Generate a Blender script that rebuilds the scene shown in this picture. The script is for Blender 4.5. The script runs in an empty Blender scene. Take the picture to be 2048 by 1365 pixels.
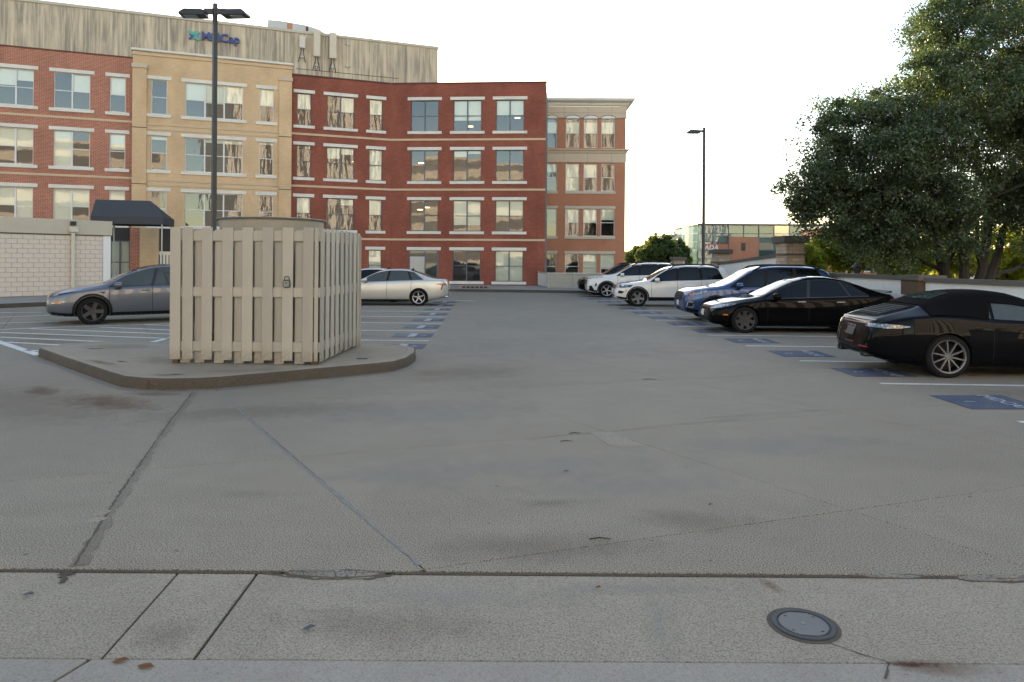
import bpy, bmesh, math, random
import numpy as np
from mathutils import Vector, Matrix
from mathutils.bvhtree import BVHTree

random.seed(7)
RNG = np.random.default_rng(7)
SC = bpy.context.scene
COL = SC.collection
rad = math.radians

# ------------------------------------------------------------------ camera, sky, sun, exposure
F, CH, ROLL = 1400.0, 1.8, rad(.4)      # focal length in photo pixels, camera height, roll
cam_d = bpy.data.cameras.new('camera')
cam = bpy.data.objects.new('camera', cam_d)
COL.objects.link(cam)
cam_d.sensor_width = 36
cam_d.lens = F / 2048 * 36
cam_d.shift_y = -(682.5 - 521) / 2048
cam_d.clip_start = .05
cam_d.clip_end = 3000
cam.matrix_world = Matrix.Translation((0, 0, CH)) @ Matrix.Rotation(rad(90), 4, 'X') @ Matrix.Rotation(ROLL, 4, 'Z')
SC.camera = cam

SUN_AZ, SUN_EL = rad(-11), rad(13.5)      # azimuth measured from +Y, negative is to the left
W = bpy.data.worlds.new('World')
SC.world = W
W.use_nodes = True
wn = W.node_tree.nodes
wl = W.node_tree.links
sky = wn.new('ShaderNodeTexSky')
sky.sky_type = 'NISHITA'
sky.sun_disc = False
sky.sun_elevation = SUN_EL
sky.sun_rotation = SUN_AZ
sky.altitude = 50
sky.air_density = 1.0
sky.dust_density = .5
sky.ozone_density = 1.6
wn['Background'].inputs['Strength'].default_value = .15
wl.new(sky.outputs[0], wn['Background'].inputs['Color'])

sun_d = bpy.data.lights.new('sun', 'SUN')
sun_d.energy = 3.6
sun_d.angle = rad(.5)
sun_d.color = (1, .86, .68)
sun = bpy.data.objects.new('sun', sun_d)
COL.objects.link(sun)
sdir = Vector((math.sin(SUN_AZ) * math.cos(SUN_EL), math.cos(SUN_AZ) * math.cos(SUN_EL), math.sin(SUN_EL)))
sun.rotation_euler = sdir.to_track_quat('Z', 'Y').to_euler()
sun.location = sdir * 100

SC.view_settings.view_transform = 'Standard'
SC.view_settings.look = 'None'
SC.view_settings.gamma = 1
SC.view_settings.use_curve_mapping = False
SC.view_settings.exposure = 1.76
SC.view_settings.use_white_balance = True        # the camera was balanced for open shade
SC.view_settings.white_balance_temperature = 8000
SC.view_settings.white_balance_tint = 14
SC.render.engine = 'CYCLES'
SC.cycles.use_denoising = True
SC.cycles.max_bounces = 8
SC.cycles.transparent_max_bounces = 12
SC.cycles.sample_clamp_indirect = 6


# ------------------------------------------------------------------ helpers
def un(u, v):
    a, b = u - 1024, v - 521
    return a * math.cos(ROLL) + b * math.sin(ROLL), -a * math.sin(ROLL) + b * math.cos(ROLL)


def G(u, v, z=0.):
    "ground point seen at a photo pixel"
    a, b = un(u, v)
    y = F * (CH - z) / b
    return Vector((a * y / F, y, z))


def PT(u, v, y):
    "point at depth y seen at a photo pixel"
    a, b = un(u, v)
    return Vector((a * y / F, y, CH - b * y / F))


class MB:
    def __init__(s):
        s.v, s.f, s.m = [], [], []

    def add(s, vs, fs, mi=0):
        n = len(s.v)
        s.v += [tuple(p) for p in vs]
        s.f += [tuple(i + n for i in q) for q in fs]
        s.m += [mi] * len(fs)
        return s

    def quad(s, a, b, c, d, mi=0):
        return s.add([a, b, c, d], [(0, 1, 2, 3)], mi)

    def box(s, x0, x1, y0, y1, z0, z1, mi=0):
        return s.add([(x0, y0, z0), (x1, y0, z0), (x1, y1, z0), (x0, y1, z0), (x0, y0, z1), (x1, y0, z1), (x1, y1, z1), (x0, y1, z1)],
                     [(0, 3, 2, 1), (4, 5, 6, 7), (0, 1, 5, 4), (1, 2, 6, 5), (2, 3, 7, 6), (3, 0, 4, 7)], mi)

    def prism(s, poly, z0, z1, mi=0):
        n = len(poly)
        a = sum(poly[i][0] * poly[(i + 1) % n][1] - poly[(i + 1) % n][0] * poly[i][1] for i in range(n))
        if a < 0:
            poly = poly[::-1]
        vs = [(p[0], p[1], z0) for p in poly] + [(p[0], p[1], z1) for p in poly]
        fs = [tuple(range(n))[::-1], tuple(range(n, 2 * n))] + [(i, (i + 1) % n, (i + 1) % n + n, i + n) for i in range(n)]
        return s.add(vs, fs, mi)

    def tube(s, pts, radii, n=8, cap=True, mi=0):
        pts = [Vector(p) for p in pts]
        if not hasattr(radii, '__len__'):
            radii = [radii] * len(pts)
        vs, fs = [], []
        up = None
        for i, p in enumerate(pts):
            t = (pts[min(i + 1, len(pts) - 1)] - pts[max(i - 1, 0)]).normalized()
            if up is None:
                up = t.orthogonal().normalized()
            up = (up - t * up.dot(t))
            up = up.normalized() if up.length > 1e-5 else t.orthogonal().normalized()
            w = t.cross(up)
            for k in range(n):
                a = 2 * math.pi * (k + .5) / n
                vs.append(p + (up * math.cos(a) + w * math.sin(a)) * radii[i])
        for i in range(len(pts) - 1):
            for k in range(n):
                fs.append((i * n + k, i * n + (k + 1) % n, (i + 1) * n + (k + 1) % n, (i + 1) * n + k))
        if cap:
            fs.append(tuple(range(n))[::-1])
            fs.append(tuple(range((len(pts) - 1) * n, len(pts) * n)))
        return s.add(vs, fs, mi)

    def lathe(s, prof, n=32, axis='Z', c=(0, 0, 0), mi=0):
        "prof: list of (radius, height along axis)"
        vs, fs = [], []
        for r, h in prof:
            for k in range(n):
                a = 2 * math.pi * k / n
                p = (r * math.cos(a), r * math.sin(a), h)
                if axis == 'Y':
                    p = (p[0], h, p[1])
                vs.append((p[0] + c[0], p[1] + c[1], p[2] + c[2]))
        for i in range(len(prof) - 1):
            for k in range(n):
                q = (i * n + k, i * n + (k + 1) % n, (i + 1) * n + (k + 1) % n, (i + 1) * n + k)
                fs.append(q if axis == 'Z' else q[::-1])
        return s.add(vs, fs, mi)

    def mesh(s, name, mats=(), smooth=False, bevel=0., fixn=False):
        me = bpy.data.meshes.new(name)
        me.from_pydata(s.v, [], s.f)
        for m in (mats if isinstance(mats, (list, tuple)) else [mats]):
            me.materials.append(m)
        me.polygons.foreach_set('material_index', s.m)
        if bevel or fixn:
            bm = bmesh.new()
            bm.from_mesh(me)
            if fixn:
                bmesh.ops.recalc_face_normals(bm, faces=bm.faces)
            if bevel:
                es = [e for e in bm.edges if len(e.link_faces) == 2 and e.calc_face_angle(0) > .5]
                bmesh.ops.bevel(bm, geom=es, offset=bevel, segments=1, affect='EDGES', clamp_overlap=True)
            bm.to_mesh(me)
            bm.free()
        if smooth:
            me.polygons.foreach_set('use_smooth', [True] * len(me.polygons))
            me.set_sharp_from_angle(angle=rad(smooth if smooth is not True else 40))
        me.update()
        return me

    def build(s, name, mats, parent=None, smooth=False, bevel=0., mat=None, fixn=False):
        return link(name, s.mesh(name, mats, smooth, bevel, fixn), parent, mat)


def link(name, me, parent=None, mat=None):
    o = bpy.data.objects.new(name, me)
    COL.objects.link(o)
    if parent is not None:
        o.parent = parent
    if mat is not None:
        o.matrix_local = mat
    return o


def tag(o, label=None, cat=None, group=None, kind=None):
    for k, v in (('label', label), ('category', cat), ('group', group), ('kind', kind)):
        if v:
            o[k] = v
    return o


def thing(name, label, cat, loc=(0, 0, 0), rz=0., group=None):
    o = bpy.data.objects.new(name, None)
    COL.objects.link(o)
    o.empty_display_size = .2
    o.location = loc
    o.rotation_euler = (0, 0, rz)
    return tag(o, label, cat, group)


def struct(name, label=None):
    o = bpy.data.objects.new(name, None)
    COL.objects.link(o)
    return tag(o, label, None, None, 'structure')


def text_mesh(txt, size, depth=0., bold=0., align='CENTER', shear=0.):
    cu = bpy.data.curves.new('lettering', 'FONT')
    cu.body = txt
    cu.size = size
    cu.extrude = depth
    cu.offset = bold
    cu.align_x = align
    cu.align_y = 'CENTER'
    cu.shear = shear
    cu.resolution_u = 3
    o = bpy.data.objects.new('lettering', cu)
    COL.objects.link(o)
    dg = bpy.context.evaluated_depsgraph_get()
    me = bpy.data.meshes.new_from_object(o.evaluated_get(dg))
    bpy.data.objects.remove(o)
    me.materials.clear()
    return me


# ------------------------------------------------------------------ materials
class NT:
    def __init__(s, name):
        s.mat = bpy.data.materials.new(name)
        s.mat.use_nodes = True
        s.n = s.mat.node_tree.nodes
        s.l = s.mat.node_tree.links
        s.b = s.n['Principled BSDF']
        s.out = s.n['Material Output']
        s.tc = None

    def node(s, t, **kw):
        nd = s.n.new(t)
        for k, v in kw.items():
            if hasattr(nd, k):
                setattr(nd, k, v)
        return nd

    def inp(s, nd, key, val):
        i = nd.inputs[key]
        if isinstance(val, bpy.types.NodeSocket):
            s.l.new(val, i)
        elif val is not None:
            if getattr(i, 'type', '') == 'RGBA' and len(val) == 3:
                val = (*val, 1)
            i.default_value = val

    def co(s, which='Object', scale=(1, 1, 1), loc=(0, 0, 0), rot=(0, 0, 0)):
        if s.tc is None:
            s.tc = s.node('ShaderNodeTexCoord')
        mp = s.node('ShaderNodeMapping')
        mp.inputs['Scale'].default_value = scale
        mp.inputs['Location'].default_value = loc
        mp.inputs['Rotation'].default_value = rot
        s.l.new(s.tc.outputs[which], mp.inputs['Vector'])
        return mp.outputs[0]

    def noise(s, vec, scale, detail=4, rough=.55, dist=0.):
        t = s.node('ShaderNodeTexNoise')
        s.l.new(vec, t.inputs['Vector'])
        t.inputs['Scale'].default_value = scale
        t.inputs['Detail'].default_value = detail
        t.inputs['Roughness'].default_value = rough
        t.inputs['Distortion'].default_value = dist
        return t.outputs[0]

    def ramp(s, fac, stops, interp='LINEAR'):
        r = s.node('ShaderNodeValToRGB')
        r.color_ramp.interpolation = interp
        e = r.color_ramp.elements
        while len(e) < len(stops):
            e.new(.5)
        for i, (p, c) in enumerate(stops):
            e[i].position = p
            e[i].color = (c, c, c, 1) if not hasattr(c, '__len__') else (*c, 1)
        s.l.new(fac, r.inputs[0])
        return r.outputs[0]

    def mix(s, fac, a, b, mode='MIX'):
        m = s.node('ShaderNodeMix', data_type='RGBA', blend_type=mode)
        s.inp(m, 0, fac)
        s.inp(m, 6, a)
        s.inp(m, 7, b)
        return m.outputs[2]

    def math(s, op, a, b=None, c=None):
        m = s.node('ShaderNodeMath', operation=op)
        s.inp(m, 0, a)
        s.inp(m, 1, b)
        if c is not None:
            s.inp(m, 2, c)
        return m.outputs[0]

    def bump(s, h, strength=.3, dist=.01):
        b = s.node('ShaderNodeBump')
        b.inputs['Strength'].default_value = strength
        b.inputs['Distance'].default_value = dist
        s.l.new(h, b.inputs['Height'])
        s.l.new(b.outputs[0], s.b.inputs['Normal'])
        return b.outputs[0]

    def set(s, **kw):
        for k, v in kw.items():
            s.inp(s.b, {'color': 'Base Color', 'rough': 'Roughness', 'metal': 'Metallic', 'spec': 'Specular IOR Level',
                        'coat': 'Coat Weight', 'coat_rough': 'Coat Roughness', 'emit': 'Emission Color', 'emit_s': 'Emission Strength',
                        'trans': 'Transmission Weight', 'alpha': 'Alpha'}[k], v)
        return s

    def rnd(s):
        return s.node('ShaderNodeObjectInfo').outputs['Random']


M = {}


def plain(name, c, rough=.6, metal=0., spec=.5, vary=.12, scale=3., coat=0.):
    t = NT(name)
    n = t.noise(t.co(), scale, 5)
    t.set(color=t.mix(n, [max(0, x * (1 - vary)) for x in c], [min(1, x * (1 + vary)) for x in c]), rough=rough, metal=metal, spec=spec, coat=coat)
    M[name] = t.mat
    return t.mat


def concrete(name, c, speck=.25, big=.15, scale=1., bump=.25, rnd=.0, rust=None):
    t = NT(name)
    co = t.co()
    fine = t.noise(co, 120 * scale, 2, .7)
    fine2 = t.noise(co, 60 * scale, 3, .6)
    mid = t.noise(co, 3.1, 6, .65, .6)
    bigN = t.noise(co, .55, 5, .6, .8)
    streak = t.noise(t.co(scale=(.5, 2.6, 1), rot=(0, 0, .3)), 1.3, 6, .7, 1.2)
    a = [x * (1 - big) for x in c]
    b = [x * (1 + big) for x in c]
    col = t.mix(t.ramp(bigN, [(.32, 0), (.68, 1)]), a, b)
    col = t.mix(t.ramp(mid, [(.42, .0), (.75, .36)]), col, [x * .78 for x in c])
    col = t.mix(t.ramp(streak, [(.52, .0), (.74, .4)]), col, [c[0] * 1.16, c[1] * 1.17, c[2] * 1.18])
    col = t.mix(t.ramp(streak, [(.2, .4), (.42, .0)]), col, [c[0] * .8, c[1] * .77, c[2] * .72])
    sp = t.ramp(fine, [(.33, 1 - speck * 1.6), (.5, 1.), (.68, 1 + speck)])
    col = t.mix(1., col, sp, 'MULTIPLY')
    pits = t.ramp(fine2, [(.27, .55), (.36, 1.)])
    col = t.mix(.7, col, pits, 'MULTIPLY')
    if rnd:
        r = t.math('MULTIPLY_ADD', t.rnd(), rnd, 1 - rnd / 2)
        col = t.mix(1., col, r, 'MULTIPLY')
    t.set(color=col, rough=.8, spec=.25)
    t.bump(t.math('ADD', fine, fine2), bump, .004)
    M[name] = t.mat
    return t.mat


def brick(name, c1, c2, mortar, bw=.215, bh=.075, ms=.011, stain=.25):
    t = NT(name)
    co = t.co()
    sp = t.node('ShaderNodeSeparateXYZ')
    t.l.new(co, sp.inputs[0])
    cb = t.node('ShaderNodeCombineXYZ')
    t.l.new(t.math('ADD', sp.outputs[0], sp.outputs[1]), cb.inputs[0])
    t.l.new(sp.outputs[2], cb.inputs[1])
    br = t.node('ShaderNodeTexBrick')
    t.l.new(cb.outputs[0], br.inputs['Vector'])
    for k, v in (('Color1', (*c1, 1)), ('Color2', (*c2, 1)), ('Mortar', (*mortar, 1)), ('Scale', 1.), ('Mortar Size', ms), ('Mortar Smooth', .1),
                 ('Bias', 0.), ('Brick Width', bw), ('Row Height', bh)):
        br.inputs[k].default_value = v
    big = t.noise(t.co(scale=(.6, .6, .35)), 1.1, 6, .6, .4)
    col = t.mix(1., br.outputs[0], t.ramp(big, [(.3, 1 - stain), (.7, 1 + stain * .5)]), 'MULTIPLY')
    t.set(color=col, rough=.82, spec=.3)
    t.bump(br.outputs[1], .35, -.006)
    M[name] = t.mat
    return t.mat


concrete('deck', (.282, .242, .188), .6, .06, 1., .3, .05)
concrete('apron', (.315, .272, .213), .28, .10, .8, .25, .05)
concrete('gutter', (.32, .29, .245), .12, .08, .8, .2, .05)
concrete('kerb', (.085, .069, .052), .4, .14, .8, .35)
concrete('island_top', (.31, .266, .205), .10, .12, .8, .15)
concrete('sidewalk', (.30, .28, .25), .10, .1, .8, .2, .05)
concrete('stucco', (.78, .76, .72), .05, .05, .6, .15)
concrete('precast', (.72, .68, .60), .05, .06, .6, .1)
concrete('cap_stone', (.13, .115, .10), .12, .1, .6, .2)
concrete('asphalt', (.10, .10, .10), .25, .15, .6, .3)
concrete('broken', (.22, .2, .17), .35, .15, .5, .5)
plain('joint', (.045, .043, .04), .9)
plain('sealant', (.21, .205, .19), .8, vary=.3, scale=9)
plain('seam_dark', (.125, .108, .085), .9, vary=.3)
concrete('seam', (.205, .176, .135), .3, .1, .8, .3)
plain('dirt', (.09, .075, .055), .95, vary=.4, scale=25)
plain('block', (.66, .57, .485), .75, vary=.12, scale=7)
plain('mortar', (.20, .18, .16), .9)
plain('trim_white', (.76, .75, .73), .55, vary=.05)
plain('trim_cream', (.50, .45, .36), .6, vary=.06)
plain('downspout', (.60, .56, .46), .45, vary=.06)
plain('frame_white', (.70, .70, .67), .5, vary=.04)
plain('frame_dark', (.10, .115, .13), .45, vary=.05)
plain('fan_metal', (.30, .275, .23), .5, .1, vary=.12)
plain('fin_grey', (.17, .175, .18), .5)
plain('fan_lip', (.13, .12, .10), .5, .2)
plain('pole_paint', (.030, .031, .034), .45, vary=.1)
plain('lamp_lens', (.35, .38, .42), .2)
plain('canvas', (.052, .055, .062), .85, vary=.12, scale=8)
plain('black_metal', (.02, .02, .022), .45)
plain('rail_metal', (.42, .42, .40), .45, .3)
plain('brown_wood', (.12, .07, .045), .9, vary=.3, scale=15)
plain('roof', (.22, .21, .20), .9)
plain('inside_wall', (.10, .097, .09), .9)
plain('inside_floor', (.12, .115, .11), .9)
plain('blind', (.80, .80, .70), .85, vary=.05, scale=5)
plain('iron', (.05, .052, .058), .6, .3, vary=.2, scale=12)
plain('lead_letter_blue', (.02, .055, .22), .4)
plain('logo_teal', (.03, .36, .30), .4)
plain('letter_side', (.72, .72, .72), .5)
plain('antenna', (.60, .52, .40), .5, vary=.06)
plain('antenna_light', (.62, .56, .46), .5, vary=.05)
plain('bark', (.028, .023, .019), .95, vary=.35, scale=14)
plain('leaf_brown', (.16, .06, .02), .8)
plain('leaf_slate', (.08, .085, .11), .8)
plain('lockbox', (.08, .09, .09), .35, .3)
plain('lockbox_face', (.3, .32, .32), .35, .4)
plain('gate_cream', (.66, .62, .50), .6)
plain('tyre', (.008, .008, .0085), .8, spec=.25)
plain('rubber', (.007, .007, .0075), .6, spec=.25)
plain('rim_silver', (.50, .50, .50), .28, .85, vary=.03)
plain('rim_dark', (.055, .058, .062), .4, .6)
plain('rim_grey', (.15, .155, .165), .35, .5)
plain('chrome', (.75, .75, .76), .12, 1., vary=.02)
plain('plate', (.70, .72, .74), .4)
plain('plate_green', (.35, .5, .45), .4)
plain('amber', (.75, .16, .02), .25)
plain('red_lens', (.30, .01, .015), .12, coat=1.)
plain('seat', (.55, .55, .52), .8)
plain('brake_red', (.5, .02, .02), .4)
plain('soft_top', (.0035, .0035, .004), .9, spec=.1, vary=.2, scale=60)
brick('brick_red', (.40, .095, .045), (.49, .14, .07), (.46, .34, .27), stain=.2)
brick('brick_dark', (.27, .068, .042), (.34, .095, .054), (.26, .10, .075), stain=.28)
brick('brick_tan', (.66, .44, .25), (.72, .49, .285), (.58, .41, .26), stain=.2)
brick('brick_orange', (.44, .125, .06), (.52, .165, .075), (.44, .31, .22), stain=.15)
brick('brick_pier', (.48, .35, .25), (.62, .47, .36), (.36, .28, .22), .26, .13, .012, .25)
plain('belt', (.58, .43, .28), .7)
plain('stone_tan', (.56, .45, .33), .75, vary=.08)
plain('dark_coping', (.10, .032, .028), .6)


def paint(name, c, rough=.35, metal=.3, coat=1., flake=.04, spec=.5, cior=1.45):
    t = NT(name)
    n = t.noise(t.co(), 500, 1)
    d = t.noise(t.co(), 2.2, 4)
    col = t.mix(n, [x * (1 - flake) for x in c], [x * (1 + flake) for x in c])
    t.set(color=col, rough=t.ramp(d, [(.3, rough), (.7, rough + .08)]), metal=metal, coat=coat, coat_rough=.02, spec=spec)
    t.b.inputs['Coat IOR'].default_value = cior
    M[name] = t.mat


paint('paint_grey', (.105, .118, .145), .3, .4)
paint('paint_silver', (.58, .56, .51), .36, .55)
paint('paint_white', (.74, .73, .70), .4, 0.)
paint('paint_blue', (.018, .062, .175), .34, .5)
paint('paint_black', (.002, .002, .0025), .5, 0., 1., spec=.03, cior=1.18)
paint('paint_midnight', (.002, .0024, .0035), .45, 0., 1., spec=.04, cior=1.2)


def glass_car(name, tint, refl):
    t = NT(name)
    t.set(color=tint, rough=.015, spec=refl)
    t.b.inputs['IOR'].default_value = 1.52
    M[name] = t.mat


glass_car('car_glass', (.005, .0065, .008), .35)
glass_car('dark_lamp', (.03, .035, .045), .6)
glass_car('car_glass_clear', (.05, .062, .055), .7)


def lamp_glass():
    t = NT('lamp_glass')
    v = t.node('ShaderNodeTexVoronoi')
    t.l.new(t.co(), v.inputs['Vector'])
    v.inputs['Scale'].default_value = 22
    t.set(color=t.ramp(v.outputs[0], [(.1, (.55, .57, .6)), (.5, (.14, .15, .16))]), rough=.1, coat=1., metal=.3)
    M['lamp_glass'] = t.mat


lamp_glass()


def window_glass(name, fac, tint=(.90, .94, .92), wave=.035, scale=1.6):
    "pane: part see-through, part mirror, slightly wavy"
    t = NT(name)
    t.n.remove(t.b)
    tr = t.node('ShaderNodeBsdfTransparent')
    tr.inputs[0].default_value = (*tint, 1)
    gl = t.node('ShaderNodeBsdfGlossy')
    gl.inputs['Roughness'].default_value = .0
    gl.inputs['Color'].default_value = (.95, .97, .97, 1)
    oi = t.rnd()
    vo = t.node('ShaderNodeVectorMath', operation='ADD')
    t.l.new(t.co(scale=(1.5, 1., .45)), vo.inputs[0])
    cb = t.node('ShaderNodeCombineXYZ')
    t.l.new(t.math('MULTIPLY', oi, 37.), cb.inputs[0])
    t.l.new(t.math('MULTIPLY', oi, 91.), cb.inputs[2])
    t.l.new(cb.outputs[0], vo.inputs[1])
    n = t.noise(vo.outputs[0], scale, 2, .4)
    bp = t.node('ShaderNodeBump')
    bp.inputs['Strength'].default_value = 1.
    bp.inputs['Distance'].default_value = wave
    t.l.new(n, bp.inputs['Height'])
    t.l.new(bp.outputs[0], gl.inputs['Normal'])
    fr = t.node('ShaderNodeFresnel')
    fr.inputs[0].default_value = 1.5
    m = t.node('ShaderNodeMixShader')
    t.l.new(t.math('ADD', t.math('MULTIPLY', fr.outputs[0], .8), fac), m.inputs[0])
    t.l.new(tr.outputs[0], m.inputs[1])
    t.l.new(gl.outputs[0], m.inputs[2])
    t.l.new(m.outputs[0], t.out.inputs[0])
    M[name] = t.mat


window_glass('pane', .07, wave=.0028)
window_glass('pane_teal', .30, (.5, .72, .72), .004, .8)
window_glass('pane_dim', .06, (.55, .8, .8), .004, .8)
plain('teal_core', (.20, .36, .38), .9)


def streaked():
    t = NT('streaked_concrete')
    co = t.co()
    s1 = t.noise(t.co(scale=(7, 1, .22)), 1., 6, .7)
    s2 = t.noise(t.co(scale=(1.1, 1, .25)), 1., 5, .6, .5)
    base = t.mix(t.noise(co, .35, 4), (.66, .53, .38), (.76, .62, .44))
    # rain streaks: stronger below the coping, fading towards the foot of the wall
    m = t.math('MULTIPLY', t.ramp(s1, [(.34, 0), (.58, 1)]), t.ramp(s2, [(.30, .2), (.55, 1)]))
    col = t.mix(t.math('MULTIPLY', m, .85), base, (.20, .17, .145))
    t.set(color=col, rough=.85, spec=.25)
    t.bump(t.noise(t.co(scale=(12, 1, .1)), 1., 3), .2, .01)
    M['streaked_concrete'] = t.mat


streaked()


def board_paint():
    t = NT('board_paint')
    co = t.co()
    g = t.noise(t.co(scale=(14, 14, .5)), 1., 6, .6)
    col = t.mix(g, (.335, .31, .265), (.42, .39, .335))
    d = t.noise(co, 5, 5, .7)
    col = t.mix(t.ramp(d, [(.62, 0), (.78, .3)]), col, (.33, .29, .22))
    # splash dirt at the foot of each board, knots showing through the paint
    sp = t.node('ShaderNodeSeparateXYZ')
    t.l.new(co, sp.inputs[0])
    foot = t.math('MULTIPLY', t.ramp(sp.outputs[2], [(.0, 1), (.22, 0)]), t.ramp(t.noise(co, 22, 4, .7), [(.35, .1), (.7, .8)]))
    col = t.mix(foot, col, (.15, .12, .085))
    vo = t.node('ShaderNodeTexVoronoi')
    t.l.new(t.co(scale=(5, 5, 1.6)), vo.inputs['Vector'])
    vo.inputs['Scale'].default_value = 1.3
    col = t.mix(t.ramp(vo.outputs[0], [(.03, .35), (.09, 0)]), col, (.22, .18, .125))
    r = t.math('MULTIPLY_ADD', t.rnd(), .2, .9)
    col = t.mix(1., col, r, 'MULTIPLY')
    t.set(color=col, rough=.6, spec=.4)
    t.bump(g, .15, .004)
    M['board_paint'] = t.mat


board_paint()


def road_paint(name, c, wear=.35):
    t = NT(name)
    co = t.co()
    a = t.noise(co, 90, 3, .7)
    b = t.noise(co, 3., 6, .7)
    w = t.math('MULTIPLY', t.ramp(a, [(.35, 1), (.6, 0)]), t.ramp(b, [(.35, wear * 2), (.7, wear * .3)]))
    t.set(color=t.mix(w, c, (.2, .185, .165)), rough=.7, spec=.35)
    M[name] = t.mat


road_paint('stripe_paint', (.74, .73, .70), .45)
road_paint('marking_paint', (.020, .048, .105), .5)
road_paint('marking_light', (.07, .10, .15), .7)
road_paint('letter_paint', (.45, .48, .53), .5)


def stain_mat(name, c, amount, scale=3.):
    "a soft-edged stain of its own shape on a thin sheet"
    t = NT(name)
    t.n.remove(t.b)
    df = t.node('ShaderNodeBsdfPrincipled')
    df.inputs['Base Color'].default_value = (*c, 1)
    df.inputs['Roughness'].default_value = .8
    df.inputs['Specular IOR Level'].default_value = .25
    tr = t.node('ShaderNodeBsdfTransparent')
    g = t.co('Generated', loc=(-.5, -.5, 0), scale=(1, 1, 0))
    ln = t.node('ShaderNodeVectorMath', operation='LENGTH')
    t.l.new(g, ln.inputs[0])
    n = t.noise(t.co(), scale, 6, .65, .8)
    v = t.math('SUBTRACT', t.math('ADD', t.math('SUBTRACT', .5, ln.outputs['Value']), t.math('MULTIPLY', n, .75)), .42)
    f = t.math('MULTIPLY', t.ramp(v, [(.0, 0), (.35, 1)]), amount)
    m = t.node('ShaderNodeMixShader')
    t.l.new(f, m.inputs[0])
    t.l.new(tr.outputs[0], m.inputs[1])
    t.l.new(df.outputs[0], m.inputs[2])
    t.l.new(m.outputs[0], t.out.inputs[0])
    M[name] = t.mat


stain_mat('rust', (.19, .085, .035), .38, 6.)
stain_mat('rust_dark', (.10, .035, .018), .8, 14.)
stain_mat('oil', (.05, .045, .038), .11, 5.)
stain_mat('tan_stain', (.19, .145, .10), .2, 4.)
stain_mat('pale', (.38, .36, .32), .25, 2.4)


def leaf_mat(name, c, trans, tm=.45, gloss=.35, vary=.45):
    t = NT(name)
    n = t.noise(t.co(), 1.1, 3)
    n2 = t.noise(t.co(), 9., 2)
    f = t.math('ADD', t.math('MULTIPLY', n, .6), t.math('MULTIPLY', n2, .4))
    r = t.ramp(f, [(.35, [x * (1 - vary) for x in c]), (.65, [min(1, x * (1 + vary)) for x in c])])
    t.set(color=r, rough=.42, spec=gloss)
    tl = t.node('ShaderNodeBsdfTranslucent')
    tl.inputs[0].default_value = (*trans, 1)
    m = t.node('ShaderNodeMixShader')
    m.inputs[0].default_value = tm
    t.l.new(t.b.outputs[0], m.inputs[1])
    t.l.new(tl.outputs[0], m.inputs[2])
    t.l.new(m.outputs[0], t.out.inputs[0])
    M[name] = t.mat


leaf_mat('leaf_dark', (.048, .074, .038), (.15, .24, .055), .32, .8)
leaf_mat('leaf_light', (.10, .13, .024), (.48, .52, .05), .58, .35)
leaf_mat('leaf_far', (.06, .09, .032), (.16, .22, .05), .4, .3)


def emit(name, c, s):
    t = NT(name)
    t.set(color=c, emit=c, emit_s=s)
    M[name] = t.mat


emit('ceiling_lamp', (1., .82, .5), 1.6)


# ------------------------------------------------------------------ the ground
ter = MB().quad((-900, -300, -.06), (900, -300, -.06), (900, 1500, -.06), (-900, 1500, -.06)).build('ground', M['asphalt'])
tag(ter, kind='structure')

deck = struct('parking_deck')
DECK = [(-34, 4.045), (10.9, 4.045), (10.6, 14), (9.2, 28), (9.1, 42), (9.1, 47), (-14, 47), (-34, 30)]
MB().prism(DECK, -.05, -.012).build('joint_bed', M['joint'], deck)


def cut_slabs(poly, lines, gap, amin=.02):
    "cut a flat polygon along lines (point, direction); returns the pieces shrunk by half the joint"
    bm = bmesh.new()
    bm.faces.new([bm.verts.new((x, y, 0)) for x, y in poly])
    for (px, py), (dx, dy) in lines:
        g = bm.verts[:] + bm.edges[:] + bm.faces[:]
        bmesh.ops.bisect_plane(bm, geom=g, plane_co=(px, py, 0), plane_no=Vector((-dy, dx, 0)).normalized())
    out = []
    for f in bm.faces:
        vs = [v.co.xy.copy() for v in f.verts]
        # drop collinear points
        q = []
        for i, p in enumerate(vs):
            a, b = vs[i - 1], vs[(i + 1) % len(vs)]
            if abs((p - a).cross(b - p)) > 1e-5:
                q.append(p)
        if len(q) < 3 or f.calc_area() < amin:
            continue
        ar = sum(q[i].cross(q[(i + 1) % len(q)]) for i in range(len(q)))
        if ar < 0:
            q.reverse()
        n = len(q)
        r = []
        for i in range(n):
            a, p, b = q[i - 1], q[i], q[(i + 1) % n]
            e1, e2 = (p - a).normalized(), (b - p).normalized()
            n1, n2 = Vector((-e1.y, e1.x)), Vector((-e2.y, e2.x))
            k = n1 + n2
            r.append(p + k * (gap / max(.3, 1 + n1.dot(n2))))
        out.append(r)
    bm.free()
    return out


lines = [((-.35, 4.12 + 2.78 * i), (1, .345)) for i in range(-3, 20)]
lines += [((-.53 + 3.62 * i, 4.12), (-3.43, 5.35)) for i in range(-9, 14)]
for p in cut_slabs(DECK, lines, .0032):
    MB().prism([tuple(v) for v in p], -.03, 0).build('slab', M['deck'], deck, bevel=.004)


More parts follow.
